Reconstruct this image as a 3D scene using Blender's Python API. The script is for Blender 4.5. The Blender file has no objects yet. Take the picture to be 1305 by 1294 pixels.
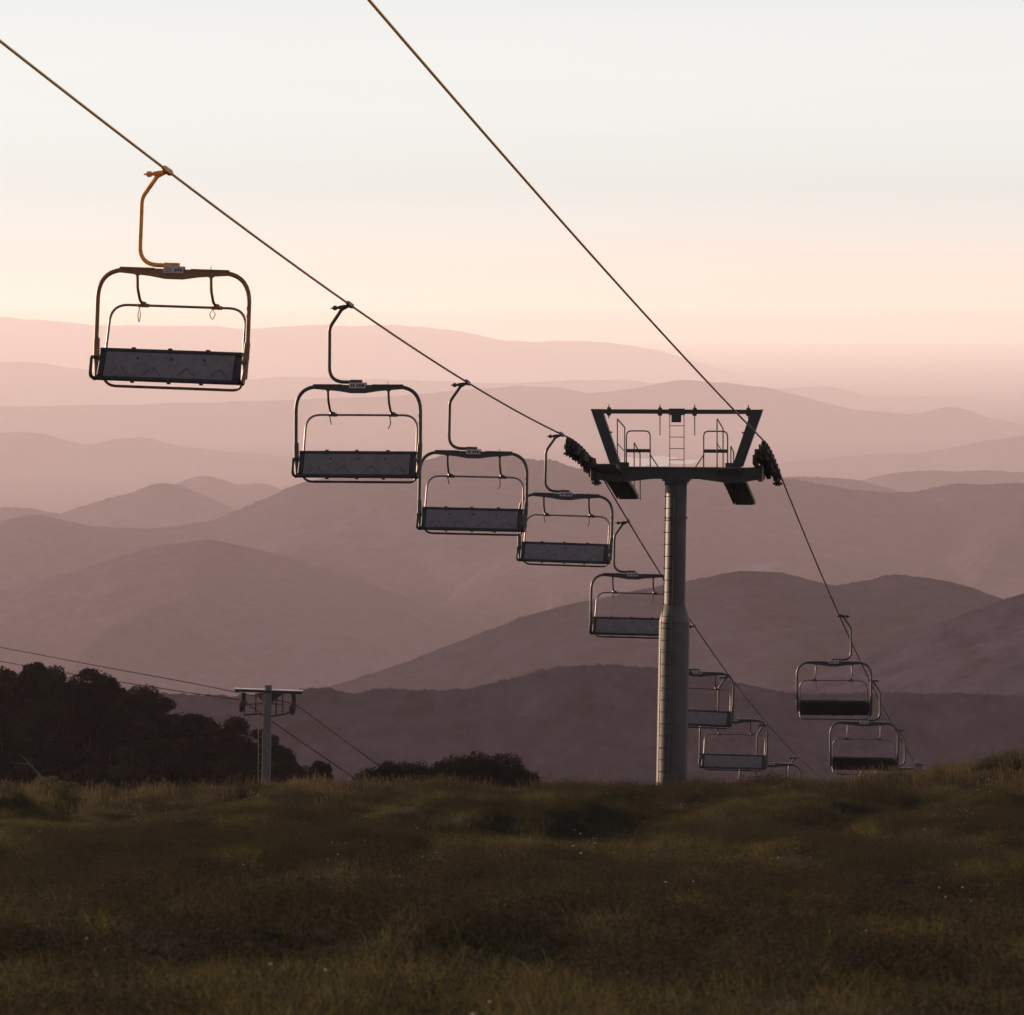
import bpy, bmesh, math, random
import numpy as np
from mathutils import Vector, Matrix

random.seed(7)
rng = np.random.default_rng(11)
SC = bpy.context.scene
COL = SC.collection
R = math.radians

# ---------------------------------------------------------------- camera model (photo 1305 x 1294)
F, CX, Y0 = 5260.0, 652.5, 400.0


def at(px, py, d):
    return Vector(((px - CX) / F * d, d, (Y0 - py) / F * d))


SUN_AZ, SUN_EL = 57.0, 8.0          # degrees left of the view axis, above the horizon

# ---------------------------------------------------------------- noise
def _h(ix, iy, seed):
    n = (ix * 374761393 + iy * 668265263 + seed * 974634721) & 0xFFFFFFFF
    n = ((n ^ (n >> 13)) * 1274126177) & 0xFFFFFFFF
    n = n ^ (n >> 16)
    return (n & 0xFFFFFF) / float(0xFFFFFF)


def vnoise(x, y, seed=0):
    x = np.asarray(x, dtype=np.float64); y = np.asarray(y, dtype=np.float64)
    ix = np.floor(x).astype(np.int64); iy = np.floor(y).astype(np.int64)
    fx = x - ix; fy = y - iy
    fx = fx * fx * fx * (fx * (fx * 6 - 15) + 10); fy = fy * fy * fy * (fy * (fy * 6 - 15) + 10)
    a = _h(ix, iy, seed); b = _h(ix + 1, iy, seed); c = _h(ix, iy + 1, seed); d = _h(ix + 1, iy + 1, seed)
    return (a * (1 - fx) + b * fx) * (1 - fy) + (c * (1 - fx) + d * fx) * fy


def fbm(x, y, seed=0, octv=4, gain=0.5):
    s = 0.0; a = 1.0; t = 0.0
    for o in range(octv):
        s = s + a * vnoise(x * 2 ** o + 13.7 * o, y * 2 ** o - 7.3 * o, seed + o); t += a; a *= gain
    return s / t


def sstep(a, b, x):
    t = np.clip((np.asarray(x, dtype=np.float64) - a) / (b - a), 0, 1)
    return t * t * (3 - 2 * t)


# ---------------------------------------------------------------- mesh builder
class MB:
    def __init__(self):
        self.v = []; self.f = []; self.m = []; self.s = []

    def add(self, vs, fs, mi=0, smooth=False):
        o = len(self.v)
        self.v.extend([tuple(p) for p in vs])
        for f in fs:
            self.f.append(tuple(i + o for i in f)); self.m.append(mi); self.s.append(smooth)
        return self

    def box(self, lo, hi, mi=0, mat=None, bev=0.0):
        x0, y0, z0 = lo; x1, y1, z1 = hi
        if bev > 0:
            bm = bmesh.new()
            bmesh.ops.create_cube(bm, size=1.0)
            for v in bm.verts:
                v.co = Vector(((x0 + x1) / 2 + v.co.x * (x1 - x0), (y0 + y1) / 2 + v.co.y * (y1 - y0), (z0 + z1) / 2 + v.co.z * (z1 - z0)))
            bmesh.ops.bevel(bm, geom=bm.edges[:], offset=bev, segments=1, affect='EDGES')
            bm.verts.index_update()
            vs = [v.co.copy() for v in bm.verts]; fs = [[v.index for v in f.verts] for f in bm.faces]
            bm.free()
        else:
            vs = [Vector(p) for p in ((x0, y0, z0), (x1, y0, z0), (x1, y1, z0), (x0, y1, z0), (x0, y0, z1), (x1, y0, z1), (x1, y1, z1), (x0, y1, z1))]
            fs = [(0, 3, 2, 1), (4, 5, 6, 7), (0, 1, 5, 4), (1, 2, 6, 5), (2, 3, 7, 6), (3, 0, 4, 7)]
        if mat is not None:
            vs = [mat @ v for v in vs]
        return self.add(vs, fs, mi)

    def beam(self, a, b, w, h, mi=0, up=(0, 0, 1), bev=0.0):
        """box from a to b: w across, h along the up-ish axis"""
        a = Vector(a); b = Vector(b); t = (b - a); L = t.length; t.normalize()
        u = Vector(up); s = t.cross(u)
        if s.length < 1e-4:
            s = t.cross(Vector((1, 0, 0)))
        s.normalize(); u = s.cross(t)
        M = Matrix((s, t, u)).transposed().to_4x4(); M.translation = a
        return self.box((-w / 2, 0, -h / 2), (w / 2, L, h / 2), mi, M, bev)

    def tube(self, pts, r, seg=10, mi=0, cap=True, closed=False):
        P = [Vector(p) for p in pts]
        n = len(P)
        rs = r if isinstance(r, (list, tuple)) else [r] * n
        vs = []; fs = []
        prev = None
        for i in range(n):
            if closed:
                t = (P[(i + 1) % n] - P[i - 1])
            else:
                t = (P[min(i + 1, n - 1)] - P[max(i - 1, 0)])
            t.normalize()
            if prev is None:
                s = t.cross(Vector((0, 0, 1)))
                if s.length < 1e-3:
                    s = t.cross(Vector((0, 1, 0)))
                s.normalize()
            else:
                s = prev - t * prev.dot(t); s.normalize()
            prev = s; u = s.cross(t)
            for k in range(seg):
                a = 2 * math.pi * k / seg
                vs.append(P[i] + (s * math.cos(a) + u * math.sin(a)) * rs[i])
        for i in range(n if closed else n - 1):
            j = (i + 1) % n
            for k in range(seg):
                k2 = (k + 1) % seg
                fs.append((i * seg + k, i * seg + k2, j * seg + k2, j * seg + k))
        self.add(vs, fs, mi, True)
        if cap and not closed:
            self.add(vs[:seg], [tuple(range(seg))], mi); self.add(vs[-seg:], [tuple(reversed(range(seg)))], mi)
        return self

    def lathe(self, prof, axis_o, axis_d, seg=24, mi=0):
        """prof = [(r, t)] along the axis"""
        d = Vector(axis_d).normalized(); o = Vector(axis_o)
        s = d.cross(Vector((0, 0, 1)))
        if s.length < 1e-3:
            s = Vector((1, 0, 0))
        s.normalize(); u = s.cross(d)
        vs = []; fs = []
        for r, t in prof:
            for k in range(seg):
                a = 2 * math.pi * k / seg
                vs.append(o + d * t + (s * math.cos(a) + u * math.sin(a)) * r)
        for i in range(len(prof) - 1):
            for k in range(seg):
                k2 = (k + 1) % seg
                fs.append((i * seg + k, (i + 1) * seg + k, (i + 1) * seg + k2, i * seg + k2))
        return self.add(vs, fs, mi, True)

    def build(self, name, mats, parent=None):
        me = bpy.data.meshes.new(name)
        me.from_pydata(self.v, [], self.f)
        mats = mats if isinstance(mats, (list, tuple)) else [mats]
        for m in mats:
            me.materials.append(m)
        me.polygons.foreach_set('material_index', self.m)
        me.polygons.foreach_set('use_smooth', self.s)
        me.update()
        o = bpy.data.objects.new(name, me); COL.objects.link(o)
        if parent is not None:
            o.parent = parent
        return o


def fillet(pts, rad, n=7):
    P = [Vector(p) for p in pts]
    rad = rad if isinstance(rad, (list, tuple)) else [rad] * len(P)
    out = [P[0]]
    for i in range(1, len(P) - 1):
        a = P[i - 1] - P[i]; b = P[i + 1] - P[i]
        ang = a.angle(b); r = rad[i]
        if ang > 3.12 or r <= 0:
            out.append(P[i]); continue
        t = min(r / math.tan(ang / 2), a.length * 0.49, b.length * 0.49)
        A = P[i] + a.normalized() * t; B = P[i] + b.normalized() * t
        for k in range(n + 1):
            q = k / n
            out.append((A * (1 - q) + P[i] * q) * (1 - q) + (P[i] * (1 - q) + B * q) * q if False else
                       A * (1 - q) ** 2 + P[i] * 2 * q * (1 - q) + B * q * q)
    out.append(P[-1])
    return out


def np_mesh(name, verts, quads, mats, smooth=True, mi=None, attrs=None):
    me = bpy.data.meshes.new(name)
    verts = np.asarray(verts, dtype=np.float32); quads = np.asarray(quads, dtype=np.int32)
    k = quads.shape[1]
    me.vertices.add(len(verts)); me.vertices.foreach_set('co', verts.ravel())
    me.loops.add(quads.size); me.loops.foreach_set('vertex_index', quads.ravel())
    me.polygons.add(len(quads))
    me.polygons.foreach_set('loop_start', np.arange(0, quads.size, k, dtype=np.int32))
    me.polygons.foreach_set('loop_total', np.full(len(quads), k, dtype=np.int32))
    me.polygons.foreach_set('use_smooth', np.full(len(quads), smooth))
    for m in (mats if isinstance(mats, (list, tuple)) else [mats]):
        me.materials.append(m)
    if mi is not None:
        me.polygons.foreach_set('material_index', np.asarray(mi, dtype=np.int32))
    if attrs:
        for an, vals in attrs.items():
            at_ = me.attributes.new(an, 'FLOAT', 'POINT'); at_.data.foreach_set('value', np.asarray(vals, dtype=np.float32))
    me.update(calc_edges=True)
    return me


def link(name, me, parent=None):
    o = bpy.data.objects.new(name, me); COL.objects.link(o)
    if parent is not None:
        o.parent = parent
    return o


def grid_quads(nr, nc):
    i = np.arange(nr - 1)[:, None] * nc + np.arange(nc - 1)[None, :]
    return np.stack([i, i + 1, i + nc + 1, i + nc], -1).reshape(-1, 4)


def empty(name, loc, rz=0.0, label=None, cat=None, group=None):
    o = bpy.data.objects.new(name, None); COL.objects.link(o)
    o.location = loc; o.rotation_euler = (0, 0, rz); o.empty_display_size = 0.2
    return tag(o, label, cat, group)


def tag(o, label=None, cat=None, group=None, kind=None):
    if label: o['label'] = label
    if cat: o['category'] = cat
    if group: o['group'] = group
    if kind: o['kind'] = kind
    return o


def copy_tree(o, parent=None):
    c = o.copy(); COL.objects.link(c)
    if parent is not None:
        c.parent = parent
    for ch in KIDS.get(o.name, []):
        copy_tree(ch, c)
    return c


KIDS = {}


def index_kids(root):
    KIDS[root.name] = list(root.children)
    for c in root.children:
        index_kids(c)


# ---------------------------------------------------------------- materials
def mat(name, col, rough=0.6, metal=0.0, spec=0.5, noise=0.0, nscale=8.0, bump=0.0, bscale=40.0, col2=None, coat=0.0):
    m = bpy.data.materials.new(name); m.use_nodes = True
    nt = m.node_tree; b = nt.nodes['Principled BSDF']
    b.inputs['Base Color'].default_value = (*col, 1); b.inputs['Roughness'].default_value = rough
    b.inputs['Metallic'].default_value = metal; b.inputs['Specular IOR Level'].default_value = spec
    b.inputs['Coat Weight'].default_value = coat
    if noise > 0 or col2:
        tc = nt.nodes.new('ShaderNodeTexCoord'); n = nt.nodes.new('ShaderNodeTexNoise')
        n.inputs['Scale'].default_value = nscale; n.inputs['Detail'].default_value = 6; n.inputs['Roughness'].default_value = 0.65
        nt.links.new(tc.outputs['Object'], n.inputs['Vector'])
        r = nt.nodes.new('ShaderNodeValToRGB')
        c2 = col2 or tuple(min(1, c * (1 + noise)) for c in col)
        c1 = col if col2 else tuple(c * (1 - noise) for c in col)
        r.color_ramp.elements[0].position = 0.35; r.color_ramp.elements[1].position = 0.68
        r.color_ramp.elements[0].color = (*c1, 1); r.color_ramp.elements[1].color = (*c2, 1)
        nt.links.new(n.outputs['Fac'], r.inputs['Fac']); nt.links.new(r.outputs['Color'], b.inputs['Base Color'])
        mr = nt.nodes.new('ShaderNodeMapRange'); mr.inputs['To Min'].default_value = rough * 0.8; mr.inputs['To Max'].default_value = min(1, rough * 1.25)
        nt.links.new(n.outputs['Fac'], mr.inputs['Value']); nt.links.new(mr.outputs['Result'], b.inputs['Roughness'])
    if bump > 0:
        tc = nt.nodes.new('ShaderNodeTexCoord'); n = nt.nodes.new('ShaderNodeTexNoise')
        n.inputs['Scale'].default_value = bscale; n.inputs['Detail'].default_value = 5
        nt.links.new(tc.outputs['Object'], n.inputs['Vector'])
        bp = nt.nodes.new('ShaderNodeBump'); bp.inputs['Strength'].default_value = 0.6; bp.inputs['Distance'].default_value = bump
        nt.links.new(n.outputs['Fac'], bp.inputs['Height']); nt.links.new(bp.outputs['Normal'], b.inputs['Normal'])
    return m


def leaf_mat(name, ramp, scale=0.15, trans=0.4, rough=0.8, detail=4):
    """matt leaf / blade: diffuse + translucent, its colour from patches in world space"""
    m = bpy.data.materials.new(name); m.use_nodes = True
    nt = m.node_tree; nt.nodes.clear()
    out = nt.nodes.new('ShaderNodeOutputMaterial')
    g = nt.nodes.new('ShaderNodeNewGeometry'); n = nt.nodes.new('ShaderNodeTexNoise')
    n.inputs['Scale'].default_value = scale; n.inputs['Detail'].default_value = detail; n.inputs['Roughness'].default_value = 0.7
    nt.links.new(g.outputs['Position'], n.inputs['Vector'])
    oi = nt.nodes.new('ShaderNodeObjectInfo')
    ad = nt.nodes.new('ShaderNodeMath'); ad.operation = 'MULTIPLY_ADD'; ad.inputs[1].default_value = 0.22
    nt.links.new(oi.outputs['Random'], ad.inputs[0]); nt.links.new(n.outputs['Fac'], ad.inputs[2])
    r = nt.nodes.new('ShaderNodeValToRGB'); cr = r.color_ramp
    while len(cr.elements) < len(ramp):
        cr.elements.new(0.5)
    for e, (p, c) in zip(cr.elements, ramp):
        e.position = p; e.color = (*c, 1)
    nt.links.new(ad.outputs[0], r.inputs['Fac'])
    d = nt.nodes.new('ShaderNodeBsdfDiffuse'); t = nt.nodes.new('ShaderNodeBsdfTranslucent')
    mx = nt.nodes.new('ShaderNodeMixShader'); mx.inputs[0].default_value = trans
    nt.links.new(r.outputs['Color'], d.inputs['Color']); nt.links.new(r.outputs['Color'], t.inputs['Color'])
    nt.links.new(d.outputs[0], mx.inputs[1]); nt.links.new(t.outputs[0], mx.inputs[2]); nt.links.new(mx.outputs[0], out.inputs['Surface'])
    return m


M = {
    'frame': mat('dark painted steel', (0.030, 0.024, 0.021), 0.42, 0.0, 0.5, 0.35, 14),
    'hanger_glow': mat('hanger steel with sky glow', (0.66, 0.25, 0.035), 0.5, 0.0, 0.4, 0.25, 10),  # orange bleed of the bright sky, put into the base colour
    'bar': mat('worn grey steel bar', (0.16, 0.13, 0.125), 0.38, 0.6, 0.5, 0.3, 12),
    'panel': mat('grey moulded plastic', (0.128, 0.104, 0.102), 0.6, 0.0, 0.4, 0.20, 11, 0.002, 160),
    'rubber': mat('black plastic', (0.018, 0.017, 0.017), 0.55, 0.0, 0.4, 0.3, 20),
    'mark': mat('dark recessed plastic', (0.070, 0.058, 0.058), 0.7),
    'bolt': mat('bolt steel', (0.04, 0.04, 0.04), 0.4, 0.6),
    'plate': mat('pale number plate', (0.42, 0.33, 0.33), 0.5, 0.0, 0.4, 0.15, 30),
    'ink': mat('plate lettering', (0.05, 0.03, 0.03), 0.6),
    'strap': mat('webbing strap', (0.06, 0.045, 0.02), 0.8),
    'rope': mat('steel rope with sky glow', (0.06, 0.04, 0.03), 0.45, 0.2, 0.5),
    'rope_far': mat('far steel rope', (0.010, 0.008, 0.008), 1.0, 0.0, 0.0),
    'tower': mat('dark green painted steel', (0.020, 0.021, 0.019), 0.5, 0.0, 0.4, 0.3, 5),
    'column': mat('weathered galvanised tube', (0.062, 0.056, 0.055), 0.55, 0.25, 0.4, 0.22, 3.5, 0.002, 30),
    'upper': mat('dark green column paint', (0.034, 0.033, 0.031), 0.5, 0.0, 0.4, 0.3, 4),
    'sheave': mat('sheave rubber', (0.020, 0.018, 0.017), 0.7, 0.0, 0.2, 0.4, 16),
    'galv': mat('galvanised steel', (0.095, 0.083, 0.083), 0.5, 0.2, 0.5, 0.25, 4),
    'far_dark': mat('far tower dark steel', (0.022, 0.018, 0.018), 0.8, 0.0, 0.15),
    'bark': mat('grey bark', (0.09, 0.075, 0.065), 0.9, 0, 0.2, 0.4, 6),
}
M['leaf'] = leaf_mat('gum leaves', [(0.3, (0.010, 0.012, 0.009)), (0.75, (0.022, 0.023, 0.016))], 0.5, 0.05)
M['heathleaf'] = leaf_mat('heath leaves', [(0.3, (0.05, 0.046, 0.024)), (0.8, (0.11, 0.10, 0.05))], 0.8, 0.25)

# sky glow painted into the rope colour: golden up high, dark by the tower
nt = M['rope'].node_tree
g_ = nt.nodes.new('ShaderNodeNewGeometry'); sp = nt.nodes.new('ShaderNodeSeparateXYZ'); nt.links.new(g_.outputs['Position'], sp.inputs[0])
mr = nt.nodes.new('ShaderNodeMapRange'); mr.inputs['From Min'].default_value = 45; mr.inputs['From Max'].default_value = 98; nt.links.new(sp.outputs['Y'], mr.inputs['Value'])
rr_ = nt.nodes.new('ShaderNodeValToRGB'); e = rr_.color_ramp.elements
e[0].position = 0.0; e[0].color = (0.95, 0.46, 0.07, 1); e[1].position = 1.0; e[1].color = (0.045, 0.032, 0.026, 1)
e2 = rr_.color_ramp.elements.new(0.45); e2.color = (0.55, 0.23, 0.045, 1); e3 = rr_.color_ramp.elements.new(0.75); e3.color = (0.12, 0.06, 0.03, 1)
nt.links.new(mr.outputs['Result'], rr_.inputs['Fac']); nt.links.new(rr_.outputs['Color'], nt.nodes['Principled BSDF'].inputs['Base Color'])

# ---------------------------------------------------------------- haul ropes (plan lines x = a + k d)
KL = 0.158
AL, AR = -14.13, -9.60


def herm(d, d0, z0, s0, d1, z1, s1):
    h = d1 - d0; t = (d - d0) / h
    return (2 * t ** 3 - 3 * t ** 2 + 1) * z0 + (t ** 3 - 2 * t ** 2 + t) * h * s0 + (-2 * t ** 3 + 3 * t ** 2) * z1 + (t ** 3 - t ** 2) * h * s1


PL = np.polyfit([40.0, 50.1, 58.6, 71.3, 83.8, 96.4, 97.8], [5.12, 3.62, 2.37, 0.53, -0.87, -2.23, -2.39], 3)


def z_left(d):
    if d < 97.8:
        z = float(np.polyval(PL, d))
    elif d > 103.0:
        t = d - 103.0; z = -3.30 - 0.27 * t + 0.00073 * t * t
    else:
        z = herm(d, 97.8, float(np.polyval(PL, 97.8)), float(np.polyval(np.polyder(PL), 97.8)), 103.0, -3.30, -0.27)
    return z - 0.005703 * d


def z_right(d):
    if d < 99.1:
        s = d - 99.1; z = -2.5 - 0.124 * s + 0.00019 * s * s
    elif d > 102.2:
        t = d - 102.2; z = -3.16 - 0.268 * t + 0.00062 * t * t
    else:
        z = herm(d, 99.1, -2.5, -0.124, 102.2, -3.16, -0.268)
    return z - 0.005703 * d


def rope_pt(side, d):
    return Vector(((AL if side < 0 else AR) + KL * d, d, z_left(d) if side < 0 else z_right(d)))


def rope(side, label):
    ds = list(np.arange(14, 97, 2.0)) + list(np.arange(97, 104, 0.25)) + list(np.arange(104, 236, 2.0))
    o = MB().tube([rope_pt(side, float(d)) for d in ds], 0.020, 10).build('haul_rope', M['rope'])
    tag(o, label, 'cable', 'haul ropes of the chairlift')


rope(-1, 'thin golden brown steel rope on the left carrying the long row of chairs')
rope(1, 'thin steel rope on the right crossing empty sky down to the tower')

# ---------------------------------------------------------------- chairlift chair
X0 = 0.150


def font_mesh(txt, size):
    cu = bpy.data.curves.new('lettering', 'FONT'); cu.body = txt; cu.size = size
    ob = bpy.data.objects.new('lettering', cu); COL.objects.link(ob)
    dg = bpy.context.evaluated_depsgraph_get(); dg.update()
    me = bpy.data.meshes.new_from_object(ob.evaluated_get(dg))
    vs = [v.co.copy() for v in me.vertices]; fs = [tuple(p.vertices) for p in me.polygons]
    bpy.data.objects.remove(ob); bpy.data.curves.remove(cu); bpy.data.meshes.remove(me)
    return vs, fs


def plate_mesh(sgn, text=None):
    """a number plate on the near (-1) or far (+1) side of the hanger foot"""
    p = MB(); y = 0.062 * sgn
    p.box((X0 - 0.145, y - 0.006, -1.452), (X0 + 0.145, y + 0.006, -1.352), 0, None, 0.003)
    yf = y + 0.0068 * sgn
    if text:
        vs, fs = font_mesh(text, 0.088)
        p.add([Vector((X0 - 0.118 + v.x * 1.05, yf, -1.434 + v.y)) for v in vs], fs, 1)
        for k, (a, b) in enumerate(((0.022, 0.052), (0.062, 0.086), (0.096, 0.124))):
            p.box((X0 + a, min(yf, y), -1.43 + 0.008 * (k % 2)), (X0 + b, max(yf, y), -1.385), 1)
    else:
        for a, b in ((-0.118, -0.09), (-0.078, -0.05), (-0.01, 0.02), (0.03, 0.06), (0.072, 0.118)):
            p.box((X0 + a, min(yf, y), -1.43), (X0 + b, max(yf, y), -1.378), 1)
    return p


def make_chair(label, hang, bailm, text, straps):
    root = empty('ski_chair', (0, 0, 0), 0, label, 'ski lift chair', 'chairs hanging from the haul ropes')
    # grip on the rope
    g = MB()
    sl = -0.13
    g.beam((0, -0.20, 0.028 - 0.20 * sl - 0.03), (0, 0.20, 0.028 + 0.20 * sl - 0.03), 0.075, 0.085, 0, bev=0.015)
    g.beam((0, -0.30, -0.30 * sl), (0, 0.30, 0.30 * sl), 0.045, 0.045, 0, bev=0.01)
    g.beam((0.0, 0, -0.015), (-0.20, 0, -0.055), 0.08, 0.06, 0, bev=0.012)
    g.tube([(-0.19, 0, -0.055), (-0.30, 0, -0.062)], 0.024, 10)
    g.tube([(-0.23, 0, -0.057), (-0.285, 0, -0.061)], 0.042, 12)
    g.tube([(-0.30, 0, -0.062), (-0.335, 0, -0.064)], 0.012, 8)
    g.build('grip', hang, root)
    # hanger tube
    h = MB()
    h.tube(fillet([(-0.02, 0, -0.02), (-0.14, 0, -0.085), (-0.355, 0, -0.40), (-0.36, 0, -1.345), (0.215, 0, -1.345)], [0, 0.12, 0.25, 0.27, 0], 8), 0.031, 12)
    h.box((X0 - 0.15, -0.045, -1.395), (0.222, 0.045, -1.305), 0, None, 0.008)
    h.build('hanger', hang, root)
    # cross beam
    c = MB()
    prof = [(-0.80, 0.035), (-0.35, 0.055), (-0.12, 0.075), (0.12, 0.075), (0.35, 0.055), (0.80, 0.035)]
    vs = []; fs = []
    for x, hh in prof:
        for yy in (-0.045, 0.045):
            vs += [(X0 + x, yy, -1.40 - 2 * hh * 0.93), (X0 + x, yy, -1.40)]
    for i in range(len(prof) - 1):
        a = i * 4; b = a + 4
        fs += [(a, b, b + 1, a + 1), (a + 2, a + 3, b + 3, b + 2), (a, a + 2, b + 2, b), (a + 1, b + 1, b + 3, a + 3)]
    fs += [(0, 1, 3, 2), (20, 22, 23, 21)]
    c.add(vs, fs)
    c.box((X0 - 0.79, -0.056, -1.415), (X0 - 0.29, 0.056, -1.382), 0, None, 0.006)
    c.box((X0 + 0.25, -0.056, -1.415), (X0 + 0.79, 0.056, -1.382), 0, None, 0.006)
    for x in (-0.5, 0.5, -0.1, 0.1):
        c.tube([(X0 + x, -0.06, -1.44), (X0 + x, 0.06, -1.44)], 0.014, 8)
    c.tube([(X0 + 0.53, 0.0, -1.385), (X0 + 0.53, 0.0, -1.335)], 0.006, 6)
    c.build('crossbeam', bailm, root)
    # outer frame (bail)
    b = MB()
    pts = [(X0 - 1.06, -0.10, -2.99), (X0 - 1.10, -0.02, -2.62), (X0 - 1.10, 0, -1.425), (X0 + 1.10, 0, -1.425), (X0 + 1.10, -0.02, -2.62), (X0 + 1.06, -0.10, -2.99)]
    b.tube(fillet(pts, [0, 0.2, 0.42, 0.42, 0.2, 0], 9), 0.033, 12)
    for s in (-1, 1):
        b.beam((X0 + s * 1.095, -0.01, -2.40), (X0 + s * 1.075, -0.06, -2.92), 0.085, 0.05, 0, (0, 1, 0), 0.01)
    b.build('outer_frame', bailm, root)
    # restraint bar: inner frame leaning forward
    r = MB()
    YB = 0.34
    pts = [(X0 - 1.00, 0.17, -2.58), (X0 - 0.985, YB, -1.925), (X0 + 0.985, YB, -1.925), (X0 + 1.00, 0.17, -2.58)]
    r.tube(fillet(pts, [0, 0.26, 0.26, 0], 9), 0.019, 10)
    ri = r.build('restraint_bar', M['bar'], root)
    for s in (-1, 1):
        k = MB()
        x = X0 + s * 0.535
        k.tube(fillet([(x, 0.0, -1.47), (x, 0.04, -1.68), (x, YB * 0.55, -1.84), (x, YB, -1.91)], [0, 0.2, 0.2, 0], 5), 0.021, 10)
        k.box((x - 0.03, -0.03, -1.50), (x + 0.04, 0.03, -1.46), 0, None, 0.006)
        k.beam((x - 0.02, YB - 0.05, -1.885), (x + 0.05, YB + 0.005, -1.90), 0.05, 0.05, 0, bev=0.008)
        k.box((x - 0.06, YB - 0.03, -1.953), (x + 0.10, YB + 0.03, -1.897), 0, None, 0.01)
        k.build('strut', bailm, root)
    for (sx, kind, ln) in straps:
        x = X0 + sx * 0.535 - 0.04
        t = MB()
        if kind == 'loop':
            w = 0.022 if sx < 0 else 0.045
            t.tube(fillet([(x, YB, -1.945), (x - w, YB + 0.01, -1.945 - ln * 0.5), (x, YB, -1.945 - ln), (x + w, YB - 0.01, -1.945 - ln * 0.45)], 0.02, 3), 0.006, 6, 0, True, True)
        else:
            t.tube(fillet([(x, YB, -1.945), (x + 0.015, YB, -1.945 - ln * 0.6), (x + 0.03 * (1 if ln < .22 else -1), YB, -1.945 - ln)], 0.1, 4), 0.010, 6)
        t.build('strap', M['strap'], root)
    # seat panel: tilts from (y = -.26, bottom) to (y = 0, top)
    zt, zb, yt, yb = -2.545, -2.985, 0.0, -0.24
    ax = Vector((0, yt - yb, zt - zb)); L = ax.length; ax.normalize()
    nrm = Vector((1, 0, 0)).cross(ax)          # points to -y (near side)
    if nrm.y > 0:
        nrm = -nrm
    o = Vector((X0, yb, zb))
    T = Matrix((Vector((1, 0, 0)), ax, nrm)).transposed().to_4x4(); T.translation = o
    s = MB()
    s.box((-0.935, 0.045, -0.010), (0.935, L - 0.055, 0.014), 0, T, 0.004)
    s.box((-0.935, 0.03, -0.050), (0.935, L - 0.03, -0.0105), 1, T, 0.012)
    for x in (-0.47, 0.02, 0.50):
        s.lathe([(0.0, 0.026), (0.017, 0.026), (0.020, 0.014)], T @ Vector((x, L * 0.70, 0)), nrm, 10, 2)
        s.lathe([(0.0, 0.022), (0.010, 0.022), (0.012, 0.014)], T @ Vector((x + 0.24, L * 0.40, 0)), nrm, 8, 2)
    for x in (-0.72, -0.235, 0.26, 0.74):
        for q in (-1, 1):
            a = T @ Vector((x + q * 0.022, L * 0.40, 0.0155)); bb = T @ Vector((x + q * 0.125, L * 0.17, 0.0155))
            s.beam(a, bb, 0.020, 0.005, 3, nrm)
    s.build('seat_panel', [M['panel'], M['rubber'], M['bolt'], M['mark']], root)
    rl = MB()
    rl.tube([T @ Vector((-1.03, L - 0.03, -0.005)), T @ Vector((1.03, L - 0.03, -0.005))], 0.036, 10)
    for x in (-0.55, -0.02, 0.53):
        rl.box((x - 0.03, L - 0.02, -0.02), (x + 0.03, L + 0.018, 0.02), 0, T)
    rl.build('top_rail', M['rubber'], root)
    rl = MB()
    rl.tube([T @ Vector((-1.05, 0.025, -0.005)), T @ Vector((1.05, 0.025, -0.005))], 0.036, 10)
    for x in (-0.50, 0.03, 0.50):
        rl.box((x - 0.025, -0.032, -0.02), (x + 0.025, 0.0, 0.03), 0, T)
    rl.build('bottom_rail', M['rubber'], root)
    for q in (-1, 1):
        e = MB()
        e.box((q * 0.985 - 0.046, 0.06, -0.04), (q * 0.985 + 0.046, L - 0.06, 0.012), 0, T, 0.012)
        e.build('side_plate', M['rubber'], root)
        a = MB()
        x = X0 + q * 1.075
        a.tube(fillet([(x, -0.03, -2.68), (x, -0.36, -2.67), (x, -0.40, -2.93), (x, -0.14, -2.985)], [0, 0.09, 0.09, 0], 5), 0.026, 10)
        a.build('armrest', M['rubber'], root)
    f = MB()
    pts = [(X0 - 1.03, 0.02, -2.88), (X0 - 0.97, 0.20, -3.085), (X0 + 0.97, 0.20, -3.085), (X0 + 1.03, 0.02, -2.88)]
    f.tube(fillet(pts, [0, 0.16, 0.16, 0], 7), 0.021, 10)
    f.build('footrest', bailm, root)
    plate_mesh(-1, text).build('number_plate', [M['plate'], M['ink']], root)
    plate_mesh(1, None).build('number_plate', [M['plate'], M['ink']], root)
    return root


RZ = -math.atan(KL)


def place_chair(o, side, d, roll, label):
    p = rope_pt(side, d)
    o.location = p
    o.rotation_euler = (0, R(roll) * (1 if side < 0 else -1), RZ + (0 if side < 0 else math.pi))
    if label:
        o['label'] = label


LD = [58.5, 71.6, 83.7, 96.75, 108.8, 124.0, 134.2, 147.0, 159.3]
first = make_chair('largest ski chair with hanger in orange sky glow and number 55 plate, nearest on left rope', M['hanger_glow'],
                   mat('frame steel with sky glow', (0.19, 0.074, 0.018), 0.45, 0, 0.5, 0.3, 10), '55', [(-1, 'loop', 0.25), (1, 'loop', 0.16)])  # frame colour carries the brown-gold glow of the sky behind it
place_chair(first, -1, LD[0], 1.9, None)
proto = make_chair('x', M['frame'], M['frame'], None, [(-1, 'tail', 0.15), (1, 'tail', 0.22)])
index_kids(proto)
ll = ['dark ski chair second down the left rope, hanging before pale misty ridges',
      'dark ski chair third down the left rope, its frame touching the next lower chair',
      'dark ski chair hanging just in front of the left sheaves of the big tower',
      'dark ski chair with its right end hidden behind the big tower column',
      'ski chair with its left half hidden behind the column foot, grey panel low down',
      'ski chair with grey panel low beside the column, just clear of the grass',
      'ski chair sunk behind the grass crest with only its top frame showing',
      'last ski chair on left rope, grip showing at the crest, rest below the grass']
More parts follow.
